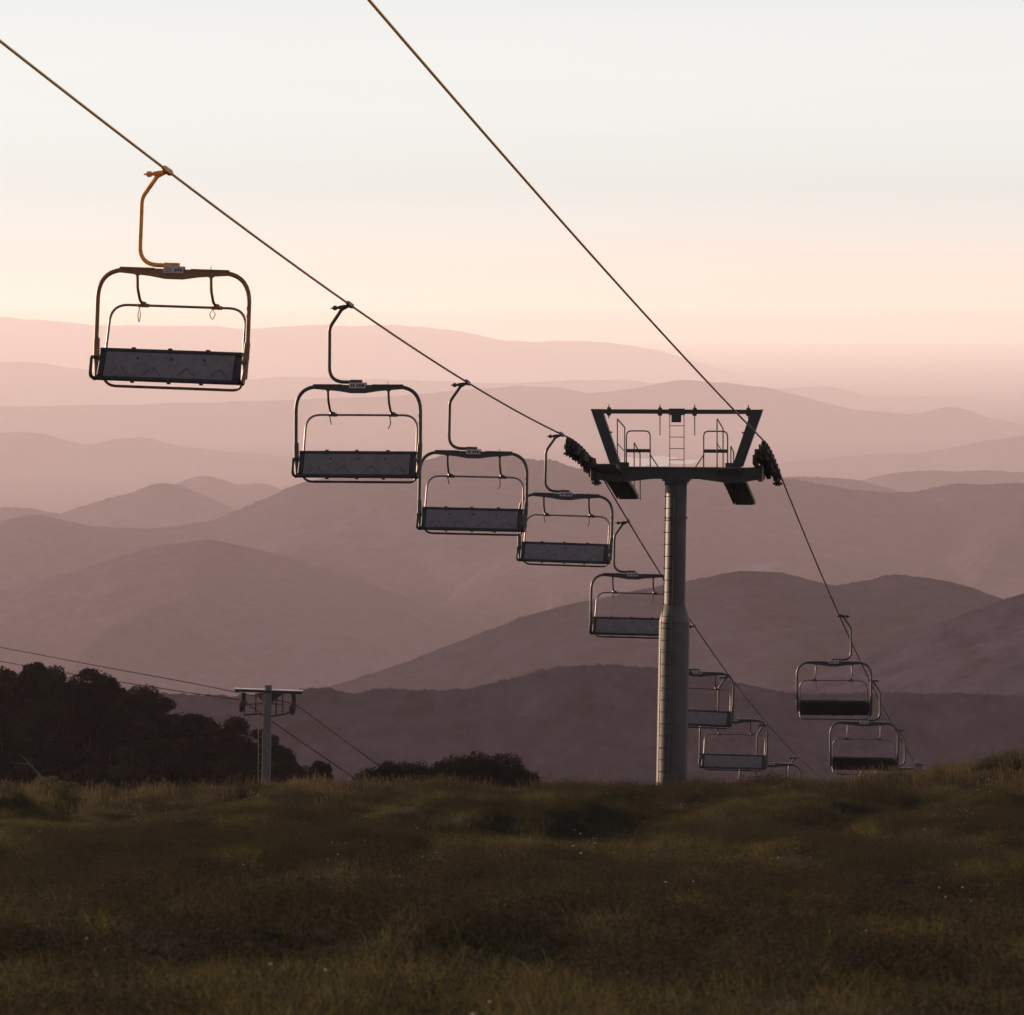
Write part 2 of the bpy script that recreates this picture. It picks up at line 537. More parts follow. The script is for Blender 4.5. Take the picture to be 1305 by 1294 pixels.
rolls = [0.0, 0.9, 1.3, 0.9, 1.6, 0.4, 1.2, 0.5]
yaws = [-0.5, 1.0, -1, 1, 0, -1.5, 1, 0]
for i in range(8):
    c = proto if i == 0 else copy_tree(proto)
    place_chair(c, -1, LD[i + 1], rolls[i], ll[i]); c.rotation_euler.z += R(yaws[i])
RD = [121.8, 134.3, 147.1, 159.3]
rl = ['black backed ski chair highest on the right rope, whole against the purple hills',
      'black backed ski chair on the right rope just above the grass crest',
      'ski chair on right rope behind the crest with only curved hanger and grip showing',
      'ski chair farthest down the right rope, only its grip poking above the grass']
for i in range(4):
    c = copy_tree(proto)
    place_chair(c, 1, RD[i], [-0.3, 0.4, 0, 0][i], rl[i]); c.rotation_euler.z += R([0, 1, 0, 0][i])

# ---------------------------------------------------------------- big lift tower
TD = 100.5
TX = (AL + AR) / 2 + KL * TD
BASE_Z = -11.75
tw = empty('lift_tower', (TX, TD, BASE_Z), RZ, 'large steel chairlift tower with dark crossarm and tapered grey column on the crest', 'lift tower')
TWM = Matrix.Translation((TX, TD, BASE_Z)) @ Matrix.Rotation(RZ, 4, 'Z')
TWI = TWM.inverted()
BZ = (Y0 - 603) / F * TD - BASE_Z          # beam centre height in tower space


def leanx(z):
    return -0.135 * (1 - z / BZ)


def col_lathe(mb, prof, seg=40, mi=0):
    vs = []; fs = []
    for r, z in prof:
        for k in range(seg):
            a = 2 * math.pi * k / seg
            vs.append((leanx(z) + r * math.cos(a), r * math.sin(a), z))
    for i in range(len(prof) - 1):
        for k in range(seg):
            k2 = (k + 1) % seg
            fs.append((i * seg + k, i * seg + k2, (i + 1) * seg + k2, (i + 1) * seg + k))
    mb.add(vs, fs, mi, True)


zf = lambda y: (Y0 - y) / F * TD - BASE_Z
c = MB()
col_lathe(c, [(0.385, -0.6), (0.375, zf(1000)), (0.369, zf(795)), (0.366, zf(791)), (0.262, zf(771)), (0.250, zf(771) + 0.004)])
column = c.build('column', M['column'], tw)
c = MB()
col_lathe(c, [(0.256, zf(772)), (0.250, BZ - 0.12)])
upper = c.build('upper_column', M['upper'], tw)
c = MB()
for z in (zf(793), zf(660), zf(925)):
    rr = 0.372 if z < zf(780) else 0.258
    rr += 0.006
    col_lathe(c, [(rr - 0.01, z - 0.016), (rr, z - 0.014), (rr, z + 0.014), (rr - 0.01, z + 0.016)])
for k in range(9):
    a = k / 9 * 6.28
    c.box((leanx(zf(660)) + 0.265 * math.cos(a) - 0.012, 0.265 * math.sin(a) - 0.012, zf(660) - 0.03), (leanx(zf(660)) + 0.265 * math.cos(a) + 0.012, 0.265 * math.sin(a) + 0.012, zf(660) + 0.03))
c.build('weld_ring', M['column'], column)
c = MB()
for q in (-1, 1):
    c.tube([(leanx(0) - 0.14 + q * 0.13, -0.44, 0.2), (leanx(zf(795)) - 0.14 + q * 0.13, -0.43, zf(795)), (leanx(zf(765)) - 0.12 + q * 0.11, -0.325, zf(765)), (-0.12 + q * 0.11, -0.31, BZ - 0.1)], 0.011, 6)
z = 0.35
while z < BZ - 0.2:
    yy = -0.44 if z < zf(795) else (-0.32 if z > zf(765) else -0.38)
    c.tube([(leanx(z) - 0.265, yy, z), (leanx(z) - 0.01, yy, z)], 0.010, 6)
    z += 0.29
for zz in (1.2, 2.6, 3.6, 5.2, 6.8):
    yy = -0.44 if zz < zf(795) else -0.32
    for q in (-1, 1):
        c.tube([(leanx(zz) - 0.13 + q * 0.12, yy, zz), (leanx(zz) - 0.13 + q * 0.10, yy + 0.13, zz)], 0.009, 6)
c.build('climbing_ladder', M['sheave'], column)

# crossarm
c = MB()
BT = BZ + 0.135
prof = [(-2.04, 0.11), (-1.36, 0.13), (-1.30, 0.25), (-0.45, 0.275), (-0.30, 0.285), (0.30, 0.285), (0.45, 0.275), (1.25, 0.36), (1.36, 0.27), (2.04, 0.24)]
prof = [(-2.04, 0.30), (-1.45, 0.36), (-1.20, 0.35), (-0.55, 0.275), (0.55, 0.275), (1.10, 0.35), (1.45, 0.37), (2.04, 0.30)]
vs = []; fs = []
for x, hh in prof:
    top = BT - (0.0 if abs(x) < 1.5 else -0.02)
    for yy in (-0.16, 0.16):
        vs += [(x, yy, top - hh), (x, yy, top)]
n = len(prof)
for i in range(n - 1):
    a = i * 4; b = a + 4
    fs += [(a, b, b + 1, a + 1), (a + 2, a + 3, b + 3, b + 2), (a, a + 2, b + 2, b), (a + 1, b + 1, b + 3, a + 3)]
fs += [(0, 1, 3, 2), (4 * n - 4, 4 * n - 2, 4 * n - 1, 4 * n - 3)]
c.add(vs, fs)
c.box((-1.5, -0.20, BT - 0.012), (1.5, 0.20, BT + 0.012))
for q in (-1, 1):
    c.box((q * 1.42 - 0.14, -0.19, BT - 0.24), (q * 1.42 + 0.14, 0.19, BT + 0.035), 0, None, 0.01)
    c.box((q * 2.05 - 0.05, -0.20, BT - 0.33), (q * 2.05 + 0.05, 0.20, BT + 0.05), 0, None, 0.01)
    c.box((q * 1.33 - 0.15, -0.1, BT), (q * 1.33 + 0.15, 0.1, BT + 0.12), 0, None, 0.02)
crossarm = c.build('crossarm', M['tower'], tw)
c = MB()
c.box((-0.33, -0.27, BT - 0.325), (0.33, 0.27, BT - 0.272), 0, None, 0.006)
c.box((-0.27, -0.26, BT - 0.40), (0.27, 0.26, BT - 0.327), 0, None, 0.006)
c.build('head_flange', M['tower'], upper)

# upper frame
TT = BT + 1.36
c = MB()
for q in (-1, 1):
    x1, x2 = q * 1.49, q * 1.97
    vs = []
    for yy in (-0.11, 0.11):
        vs += [(x1 - 0.125, yy, BT + 0.03), (x1 + 0.125, yy, BT + 0.03), (x2 + 0.135, yy, TT + 0.055), (x2 - 0.135, yy, TT + 0.055)]
    c.add(vs, [(0, 1, 2, 3), (7, 6, 5, 4), (0, 4, 5, 1), (1, 5, 6, 2), (2, 6, 7, 3), (3, 7, 4, 0)])
    xm = q * (1.49 + 0.48 * 0.62) - q * 0.14
    c.box((xm - 0.06, -0.03, BT + 0.83), (xm + 0.06, 0.03, BT + 0.87))
c.box((-1.836, -0.06, TT - 0.055), (1.836, 0.06, TT + 0.052), 0, None, 0.005)
uf = c.build('upper_frame', M['tower'], tw)
for x, dn in ((-1.67, 0.17), (-0.415, 0.58), (0.435, 0.58), (1.745, 0.17)):
    k = MB()
    k.tube([(x, 0.0, TT - dn), (x, 0.0, TT + 0.17)], 0.014, 8)
    k.lathe([(0.0, -0.11), (0.045, -0.10), (0.06, -0.06), (0.062, 0.06), (0.04, 0.10), (0.0, 0.11)], (x, 0, TT), (0, 0, 1), 12)
    k.build('eye_bolt', M['tower'], uf)
k = MB()
k.box((-0.19, -0.10, TT - 0.085), (0.19, 0.10, TT + 0.075), 0, None, 0.008)
k.box((-0.12, -0.13, TT - 0.26), (0.12, -0.09, TT - 0.07), 0, None, 0.006)
k.beam((-0.03, -0.132, TT - 0.21), (0.01, -0.132, TT - 0.17), 0.012, 0.004, 1, (0, 1, 0))
k.beam((0.01, -0.132, TT - 0.17), (0.02, -0.132, TT - 0.11), 0.012, 0.004, 1, (0, 1, 0))
k.build('number_box', [M['tower'], M['mark']], uf)
k = MB()
for q in (-1, 1):
    k.tube([(q * 0.175, 0.0, BT), (q * 0.175, 0.0, TT - 0.06)], 0.011, 6)
for j in range(4):
    zz = TT - 0.345 - 0.277 * j
    k.tube([(-0.175, 0, zz), (0.175, 0, zz)], 0.010, 6)
k.build('ladder', M['tower'], tw)

# hoop rails beside the ladder
for q in (-1, 1):
    k = MB()
    xa, xb = q * 0.655, q * 1.24
    k.tube(fillet([(xa, 0, BT), (xa, 0, BT + 0.885), (xb, 0, BT + 0.885), (xb, 0, BT)], 0.13, 6), 0.017, 8)
    k.box((min(xa, xb), -0.02, BT + 0.36), (max(xa, xb), 0.02, BT + 0.445))
    k.tube([(xa, 0, BT + 0.31), (q * 0.45, 0, BT)], 0.015, 8)
    k.build('hoop_rail', M['tower'], tw)

# work platforms along the rope, with side rails
for q in (-1, 1):
    side = q
    ends = []
    zs = lambda d: (TWI @ rope_pt(side, d))
    xin = -1.60 if q < 0 else 1.32; xrail = -1.33 if q < 0 else 1.09
    a = zs(TD - 0.9); b = zs(TD + (3.4 if q < 0 else 2.9))
    drop = 0.52
    k = MB()
    nst = 18
    for j in range(nst):
        t0 = j / nst; t1 = (j + 1) / nst
        y0_ = a.y + (b.y - a.y) * t0; y1_ = a.y + (b.y - a.y) * t1
        zz = zs(TD + (y0_ + y1_) / 2).z - drop
        k.box((xin - 0.235, y0_ + 0.01, zz - 0.03), (xin + 0.235, y1_, zz + 0.012))
        k.box((xin - 0.225, y1_ - 0.02, zz - 0.13), (xin + 0.225, y1_ + 0.004, zz + 0.004))
    for e in (-0.26, 0.26):
        yy = [a.y, 0.3, 1.8, b.y]
        for j in range(3):
            k.beam((xin + e, yy[j], zs(TD + yy[j]).z - drop - 0.04), (xin + e, yy[j + 1], zs(TD + yy[j + 1]).z - drop - 0.04), 0.035, 0.10)
        k.beam((xin, b.y - 1.6, zs(TD + b.y - 1.6).z - drop - 0.06), (xin, 0.17, BT - 0.30), 0.10, 0.12)
    pf = k.build('work_platform', M['tower'], tw)
    k = MB()
    for e, ya, yb in ((xrail - xin, -1.0, 0.37), (xrail - xin, 2.2, 3.38 if q < 0 else 2.88)):
        P = []
        za = zs(TD + ya).z - drop - 0.05; zb_ = zs(TD + yb).z - drop - 0.05
        x = xin + e
        k.tube(fillet([(x, ya, za), (x, ya, za + 1.17), (x, yb, zb_ + 1.17), (x, yb, zb_)], 0.05, 3), 0.016, 8)
        k.tube([(x, ya, za + 0.58), (x, yb, zb_ + 0.58)], 0.012, 6)
    k.build('handrail', M['tower'], pf)

# sheave trains
for q in (-1, 1):
    side = q
    d0, d1 = (97.95, 102.85) if q < 0 else (99.0, 102.6)
    n = 11 if q < 0 else 8
    t = MB()
    xs = []
    for j in range(n):
        d = d0 + (d1 - d0) * j / (n - 1)
        P = TWI @ rope_pt(side, d); Pn = TWI @ rope_pt(side, d + 0.05)
        tg = (Pn - P).normalized(); up = Vector((1, 0, 0)).cross(tg)
        cpos = P - up * (0.205 + 0.0175)
        xs.append((cpos, up, tg))
    w = MB()
    for (cp, up, tg) in xs:
        w.lathe([(0.0, -0.045), (0.05, -0.05), (0.06, -0.032), (0.17, -0.03), (0.18, -0.05), (0.222, -0.05), (0.228, -0.035), (0.205, -0.018), (0.205, 0.018), (0.228, 0.035), (0.222, 0.05), (0.18, 0.05), (0.17, 0.03), (0.06, 0.032), (0.05, 0.05), (0.0, 0.045)], cp, (1, 0, 0), 22)
    for j in range(0, n - 1, 2):
        a, up, tg = xs[j]; b = xs[min(j + 1, n - 1)][0]
        for e in (-0.085, 0.085):
            t.beam(a + Vector((e, 0, 0)) - tg * 0.10, b + Vector((e, 0, 0)) + tg * 0.10, 0.022, 0.11, 0, up, 0.004)
        mid = (a + b) / 2
        t.tube([mid + Vector((-0.11, 0, -0.03)), mid + Vector((0.11, 0, -0.03))], 0.03, 8)
    # main rocker beams on the inner side
    inn = -q * 0.17
    up0 = xs[n // 2][1]
    for j in range(0, n - 3, 3):
        a = xs[j][0]; b = xs[min(j + 3, n - 1)][0]
        t.beam(a + Vector((inn, 0, -0.07)), b + Vector((inn, 0, -0.07)), 0.11, 0.20, 0, up0, 0.012)
        t.beam(a * 0.7 + b * 0.3 + Vector((inn - q * 0.10, 0, -0.16)), a * 0.3 + b * 0.7 + Vector((inn - q * 0.10, 0, -0.16)), 0.10, 0.24, 0, up0, 0.012)
    m_ = xs[n // 2][0]
    t.box((min(q * 2.0, m_.x + inn), -0.14, m_.z - 0.30), (max(q * 2.0, m_.x + inn), 0.14, m_.z - 0.02), 0, None, 0.015)
    # rope catchers: small upright brackets at both ends and between
    for j in (0, n // 3, 2 * n // 3, n - 1):
        a, up, tg = xs[j]
        t.beam(a + Vector((-q * 0.09, 0, 0)) - up * 0.05, a + Vector((-q * 0.10, 0, 0)) + up * 0.14, 0.05, 0.03, 0, tg, 0.004)
        t.beam(a + Vector((q * 0.12, 0, 0)) - up * 0.16, a + Vector((-q * 0.12, 0, 0)) - up * 0.16, 0.05, 0.05, 0, up, 0.004)
    sa = t.build('sheave_assembly', M['sheave'], tw)
    w.build('sheave_wheels', M['sheave'], sa)

# ---------------------------------------------------------------- ground shape
def heath_field(x, d):
    """where the heath grows: clumps a few metres wide, on low hummocks"""
    f = 0.5 * fbm(x / 2.0 + 40, d / 7.0, 33, 3) + 0.5 * fbm(x / 0.75 + 11, d / 2.0, 37, 3)
    return sstep(0.535, 0.585, f + 0.05 * (1 - sstep(30, 75, d)) + 0.05 * (1 - sstep(20, 30, d)))


CREST = None


def ground_z(x, d):
    x = np.asarray(x, dtype=np.float64); d = np.asarray(d, dtype=np.float64)
    k = x / np.maximum(d, 25.0) * F + CX                    # bearing
    slope2 = 0.128 + 0.112 * sstep(430, 900, k)             # beyond the crest
    dc = 97.0 + 0 * d
    w = 26.0
    # integral of slope going from 0.1 to slope2 with a smooth ramp, then 0.42 after 420 m
    t = np.clip((d - dc) / w, 0, None)
    ramp = np.where(t < 1, w * t * t / 2, w * (t - 0.5))
    z = -1.5 - 0.1005 * d - (slope2 - 0.1005) * ramp
    z = z - 0.30 * np.where(d > 420, (d - 420) - 140 * (1 - np.exp(-np.maximum(d - 420, 0) / 140)), 0)
    # the rise to the right, the tussocky mounds
    fade = np.exp(-np.maximum(d - 125, 0) / 40)
    m = (fbm(x / 5.2 + 31, d / 9.5, 5, 3) - 0.5) * 1.1 + (fbm(x / 1.5, d / 2.6 + 9, 9, 2) - 0.5) * 0.55
    m = m + 0.44 * sstep(0.47, 0.64, fbm(x / 2.0 + 40, d / 7.0, 33, 3))
    z = z + m * fade * sstep(6, 30, d) * (0.38 + 0.62 * sstep(45, 88, d))
    z = z + (fbm(x / 60, d / 60, 3, 3) - 0.5) * 3.0 * sstep(125, 260, d)
    if CREST is not None:
        kk = x / np.maximum(d, 25.0) * F + CX
        z = z + np.interp(kk, CREST[0], CREST[1]) * d * sstep(48, 88, d) * (0.35 + 0.65 * np.exp(-np.maximum(d - 110, 0) / 60))
    return np.maximum(z, -640.0)


_k = np.arange(-250.0, 1560.0, 10.0)
_d = np.arange(70.0, 124.0, 1.0)
_KK, _DD = np.meshgrid(_k, _d)
_want = np.interp(_k, [-250, 0, 60, 110, 200, 300, 420, 560, 690, 760, 855, 900, 1000, 1060, 1100, 1150, 1180, 1240, 1305, 1560],
                  [1004, 1001, 1000, 1006, 1003, 998, 994, 994, 1000, 1000, 1001, 998, 994, 991, 987, 981, 975, 964, 951, 930]) + 11.0
_have = np.max((ground_z((_KK - CX) / F * _DD, _DD)) / _DD, axis=0)
CREST = (_k, (Y0 - _want) / F - _have)


gm = bpy.data.materials.new('soil and thatch'); gm.use_nodes = True
nt = gm.node_tree; b = nt.nodes['Principled BSDF']
geo = nt.nodes.new('ShaderNodeNewGeometry'); nz = nt.nodes.new('ShaderNodeTexNoise'); nz.inputs['Scale'].default_value = 1.3; nz.inputs['Detail'].default_value = 8
nt.links.new(geo.outputs['Position'], nz.inputs['Vector'])
rp = nt.nodes.new('ShaderNodeValToRGB'); rp.color_ramp.elements[0].position = 0.35; rp.color_ramp.elements[1].position = 0.7
rp.color_ramp.elements[0].color = (0.012, 0.010, 0.007, 1); rp.color_ramp.elements[1].color = (0.026, 0.021, 0.014, 1)
nt.links.new(nz.outputs['Fac'], rp.inputs['Fac']); nt.links.new(rp.outputs['Color'], b.inputs['Base Color'])
b.inputs['Roughness'].default_value = 1.0; b.inputs['Specular IOR Level'].default_value = 0.1

ds = np.concatenate([np.arange(-30, 8, 2.0), np.arange(8, 130, 0.4), np.arange(130, 200, 1.5), np.geomspace(200, 2600, 90)])
us = np.concatenate([-np.geomspace(900, 30, 40), np.arange(-29, 29.1, 0.35), np.geomspace(30, 900, 40)])
DD, UU = np.meshgrid(ds, us, indexing='ij')
XX = UU * np.where(DD > 130, 1 + (DD - 130) / 500, 1.0)
ZZ = ground_z(XX, DD)
me = np_mesh('ground', np.stack([XX, DD, ZZ], -1).reshape(-1, 3), grid_quads(len(ds), len(us)), gm)
tag(link('ground', me), kind='structure')

# ---------------------------------------------------------------- grass, heath, flowers (scattered on hidden-free emitter sheets)
GL = [(0.36, (0.032, 0.032, 0.016)), (0.50, (0.108, 0.092, 0.034)), (0.60, (0.044, 0.038, 0.020)), (0.80, (0.112, 0.098, 0.046))]
M['grass'] = leaf_mat('dry olive grass', GL, 0.35, 0.45)
M['green'] = leaf_mat('green grass', [(0.35, (0.032, 0.036, 0.014)), (0.8, (0.055, 0.053, 0.021))], 0.4, 0.45)
M['straw'] = leaf_mat('straw stems', [(0.3, (0.066, 0.050, 0.026)), (0.8, (0.105, 0.084, 0.045))], 0.5, 0.35)
M['rust'] = leaf_mat('rusty heath', [(0.35, (0.028, 0.0245, 0.0165)), (0.6, (0.046, 0.0375, 0.024)), (0.85, (0.036, 0.035, 0.020))], 0.3, 0.25)
M['petal'] = leaf_mat('papery petals', [(0.3, (0.42, 0.36, 0.27)), (0.8, (0.62, 0.56, 0.46))], 0.5, 0.35)


def blades(n, rad, hmin, hmax, wid, lean, rg):
    """curved three-quad blades"""
    a = rg.uniform(0, 2 * math.pi, n); r = rad * np.sqrt(rg.uniform(0, 1, n))
    bx, by = r * np.cos(a), r * np.sin(a)
    h = rg.uniform(hmin, hmax, n); ta = rg.uniform(0, 2 * math.pi, n); ln = h * rg.uniform(0.15, 1.0, n) * lean
    wa = rg.uniform(0, math.pi, n)
    V = []; Q = []
    for i in range(n):
        o = len(V)
        for j in range(4):
            t = j / 3
            cx = bx[i] + math.cos(ta[i]) * ln[i] * t * t; cy = by[i] + math.sin(ta[i]) * ln[i] * t * t
            cz = h[i] * (t - 0.18 * lean * t * t) - 0.03
            w = wid * (1 - t * 0.85) * 0.5
            V.append((cx - math.cos(wa[i]) * w, cy - math.sin(wa[i]) * w, cz)); V.append((cx + math.cos(wa[i]) * w, cy + math.sin(wa[i]) * w, cz))
        for j in range(3):
            Q.append((o + 2 * j, o + 2 * j + 1, o + 2 * j + 3, o + 2 * j + 2))
    return V, Q


def tuft_obj(name, parts, coll):
    V = []; Q = []; mi = []; mats = []
    for k, (v, q, m) in enumerate(parts):
        o = len(V); V += v; Q += [tuple(i + o for i in f) for f in q]; mi += [k] * len(q); mats.append(m)
    o = bpy.data.objects.new(name, np_mesh(name, V, Q, mats, False, mi)); coll.objects.link(o)
    return o


def seedheads(n, rad, hmin, hmax, rg, size=0.006):
    V = []; Q = []
    for i in range(n):
        a = rg.uniform(0, 6.28); r = rad * math.sqrt(rg.uniform(0, 1)); h = rg.uniform(hmin, hmax)
        lx, ly = rg.normal(0, 0.14, 2) * h
        bx, by = r * math.cos(a), r * math.sin(a); wa = rg.uniform(0, 3.14); c, s = math.cos(wa), math.sin(wa)
        o = len(V)
        prof = [(0.0, 0.0022), (0.72, 0.0018), (0.78, size * 0.7), (0.88, size), (1.0, 0.001)]
        for t, w in prof:
            x = bx + lx * t * t; y = by + ly * t * t; z = h * t - 0.02
            V.append((x - c * w, y - s * w, z)); V.append((x + c * w, y + s * w, z))
        for j in range(4):
            Q.append((o + 2 * j, o + 2 * j + 1, o + 2 * j + 3, o + 2 * j + 2))
    return V, Q


def leafdome(n, rx, h, size, rg):
    V = []; Q = []
    for i in range(n):
        v = rg.normal(0, 1, 3); v /= np.linalg.norm(v); v[2] = abs(v[2])
        k = rg.uniform(0.55, 1.05) * (0.8 + 0.35 * math.sin(3 * v[0] + 2.2 * v[1] + 1.0))
        p = np.array((v[0] * rx * k, v[1] * rx * k, v[2] * h * k))
        a = rg.normal(0, 1, 3); a /= np.linalg.norm(a); b_ = np.cross(a, rg.normal(0, 1, 3)); b_ /= np.linalg.norm(b_)
        s = size * rg.uniform(0.6, 1.3); o = len(V)
        for (q, e) in ((-1, -0.4), (0, -0.1), (1, 0.0), (0, 0.5)):
            V.append(tuple(p + a * q * s + b_ * e * s))
        Q.append((o, o + 1, o + 2, o + 3))
    return V, Q


def daisies(n, rad, hmin, hmax, rg):
    V = []; Q = []; V2 = []; Q2 = []
    for i in range(n):
        a = rg.uniform(0, 6.28); r = rad * math.sqrt(rg.uniform(0, 1)); h = rg.uniform(hmin, hmax)
        x, y = r * math.cos(a), r * math.sin(a); dx, dy = rg.normal(0, 0.1, 2) * h
        o = len(V); w = 0.002
        V += [(x - w, y, -0.02), (x + w, y, -0.02), (x + dx + w, y + dy, h), (x + dx - w, y + dy, h)]; Q.append((o, o + 1, o + 2, o + 3))
        nx, ny = rg.normal(0, 0.5, 2); nv = Vector((nx, ny, 1)).normalized(); s_ = nv.cross(Vector((1, 0, 0))).normalized(); u_ = s_.cross(nv)
        rr = rg.uniform(0.006, 0.010)
        for k in range(4):
            o = len(V2); a0 = k / 4 * 6.283; a1 = a0 + 1.35; am = a0 + 0.67; c0 = Vector((x + dx, y + dy, h))
            pt = lambda aa, q, up: tuple(c0 + (s_ * math.cos(aa) + u_ * math.sin(aa)) * q * rr + nv * up * rr)
            V2 += [tuple(c0), pt(a0, 0.9, 0.35), pt(am, 1.1, 0.45), pt(a1, 0.9, 0.35)]; Q2.append((o, o + 1, o + 2, o + 3))
    return (V, Q), (V2, Q2)


def proto_collection(name):
    return bpy.data.collections.new(name)


cg = proto_collection('grass tuft kinds'); ch = proto_collection('heath sprig kinds'); cs = proto_collection('seed stem kinds'); cf = proto_collection('flower kinds')
for k in range(4):
    tuft_obj('grass_tuft', [blades(60, 0.17, 0.05, 0.165, 0.0050, 0.9, rng) + (M['grass'],)], cg)
tuft_obj('grass_tuft', [blades(44, 0.15, 0.05, 0.14, 0.0065, 0.9, rng) + (M['green'],)], cg)
tuft_obj('grass_tuft', [blades(36, 0.17, 0.06, 0.16, 0.0045, 0.8, rng) + (M['straw'],), blades(20, 0.15, 0.05, 0.14, 0.006, 1, rng) + (M['grass'],)], cg)
for k in range(3):
    tuft_obj('heath_sprig', [leafdome(340, 0.24, 0.19, 0.0115, rng) + (M['rust'],)], ch)
for k in range(3):
    tuft_obj('seed_stem', [seedheads(16, 0.30, 0.20, 0.46, rng) + (M['straw'],), blades(8, 0.16, 0.12, 0.32, 0.006, 0.6, rng) + (M['grass'],)], cs)
for k in range(2):
    s1, p1 = daisies(2, 0.15, 0.16, 0.30, rng)
    tuft_obj('paper_daisy', [s1 + (M['green'],), p1 + (M['petal'],)], cf)


def scatter_group(name, coll, density, smin, smax, seed):
    g = bpy.data.node_groups.new(name, 'GeometryNodeTree')
    g.interface.new_socket('Geometry', in_out='INPUT', socket_type='NodeSocketGeometry')
    g.interface.new_socket('Geometry', in_out='OUTPUT', socket_type='NodeSocketGeometry')
    N = g.nodes.new; L = g.links.new
    gi = N('NodeGroupInput'); go = N('NodeGroupOutput')
    na = N('GeometryNodeInputNamedAttribute'); na.data_type = 'FLOAT'; na.inputs['Name'].default_value = 'thick'
    mu = N('ShaderNodeMath'); mu.operation = 'MULTIPLY'; mu.inputs[1].default_value = density
    L(na.outputs['Attribute'], mu.inputs[0])
    dp = N('GeometryNodeDistributePointsOnFaces'); dp.distribute_method = 'RANDOM'; dp.inputs['Seed'].default_value = seed
    L(gi.outputs[0], dp.inputs['Mesh']); L(mu.outputs[0], dp.inputs['Density'])
    ci = N('GeometryNodeCollectionInfo'); ci.inputs['Collection'].default_value = coll; ci.inputs['Separate Children'].default_value = True; ci.inputs['Reset Children'].default_value = True
    rv = N('FunctionNodeRandomValue'); rv.data_type = 'FLOAT_VECTOR'; rv.inputs['Min'].default_value = (-0.12, -0.12, 0); rv.inputs['Max'].default_value = (0.12, 0.12, 6.2832); rv.inputs['Seed'].default_value = seed + 1
    rs = N('FunctionNodeRandomValue'); rs.data_type = 'FLOAT'; rs.inputs[2].default_value = smin; rs.inputs[3].default_value = smax; rs.inputs['Seed'].default_value = seed + 2
    ip = N('GeometryNodeInstanceOnPoints'); ip.inputs['Pick Instance'].default_value = True
    L(dp.outputs['Points'], ip.inputs['Points']); L(ci.outputs[0], ip.inputs['Instance']); L(rv.outputs[0], ip.inputs['Rotation']); L(rs.outputs[1], ip.inputs['Scale'])
    L(ip.outputs[0], go.inputs[0])
    return g


gd = np.concatenate([np.arange(10, 132, 0.5)])
gu = np.linspace(-1, 1, 121)
GD, GU = np.meshgrid(gd, gu, indexing='ij')
GX = GU * (GD * 0.158 + 2.2)
GZ = ground_z(GX, GD)
patch = fbm(GX / 2.6, GD / 5.5, 21, 3)
heathy = heath_field(GX, GD)
crest = sstep(70, 96, GD)


def scatter(name, thick, coll, density, smin, smax, seed, label, cat):
    me = np_mesh(name, np.stack([GX, GD, GZ], -1).reshape(-1, 3), grid_quads(len(gd), len(gu)), M['grass'], True, None, {'thick': thick.ravel()})
    o = link(name, me)
    m = o.modifiers.new('scatter', 'NODES'); m.node_group = scatter_group(name + ' scatter', coll, density, smin, smax, seed)
    tag(o, label, cat, None, 'stuff')


scatter('grass', 0.16 + 0.84 * (1 - heathy), cg, 33.0, 0.7, 1.45, 3, 'short dry olive and brown mountain grass covering the slope', 'grass')
scatter('heath_groundcover', 0.05 + 0.95 * heathy, ch, 20.0, 0.5, 1.4, 5, 'low dark rusty heath growing in patches through the grass', 'ground cover')
scatter('tall_grass', (0.15 + 0.85 * sstep(0.48, 0.62, patch)) * crest, cs, 4.2, 0.6, 1.25, 8, 'thin straw coloured seed stems standing above the short grass', 'grass')
scatter('wildflowers', (0.2 + 0.8 * sstep(0.5, 0.66, patch)) * (0.35 + 0.65 * sstep(40, 75, GD)), cf, 0.9, 0.6, 1.1, 13, 'sparse tiny white papery flowers dotted through the grass', 'flowers')

# ---------------------------------------------------------------- trees and bushes
def crown_mesh(name, w, h, base, nlobes, nleaf, size, rg, m, flat=0.75):
    lob = []
    for i in range(nlobes):
        a = rg.uniform(0, 6.28); r = math.sqrt(rg.uniform(0, 1)) * w * 0.36
        t = rg.uniform(0.12, 0.95)
        rr = w * rg.uniform(0.15, 0.27) * (1.15 - 0.55 * t)
        k = math.sqrt(max(0.1, 1 - (t * 0.9) ** 2))
        lob.append((np.array((r * k * math.cos(a), r * k * math.sin(a), base + (h - base) * t * 0.88)), rr))
    V = np.zeros((nleaf * 4, 3)); vol = np.array([l[1] ** 2 for l in lob]); pick = rg.choice(nlobes, nleaf, p=vol / vol.sum())
    dv = rg.normal(0, 1, (nleaf, 3)); dv /= np.linalg.norm(dv, axis=1)[:, None]
    k = rg.uniform(0.5, 1.0, nleaf) ** 0.5 * (1 + rg.normal(0, 0.10, nleaf))
    C = np.array([l[0] for l in lob])[pick] + dv * (np.array([l[1] for l in lob])[pick] * k)[:, None] * np.array((1, 1, flat))
    a = rg.normal(0, 1, (nleaf, 3)); a /= np.linalg.norm(a, axis=1)[:, None]
    b_ = np.cross(a, rg.normal(0, 1, (nleaf, 3))); b_ /= np.linalg.norm(b_, axis=1)[:, None]
    s = (size * rg.uniform(0.55, 1.3, nleaf))[:, None]
    V[0::4] = C - a * s; V[1::4] = C - b_ * s * 0.45; V[2::4] = C + a * s; V[3::4] = C + b_ * s * 0.5
    return np_mesh(name, V, np.arange(nleaf * 4).reshape(-1, 4), m, False), lob


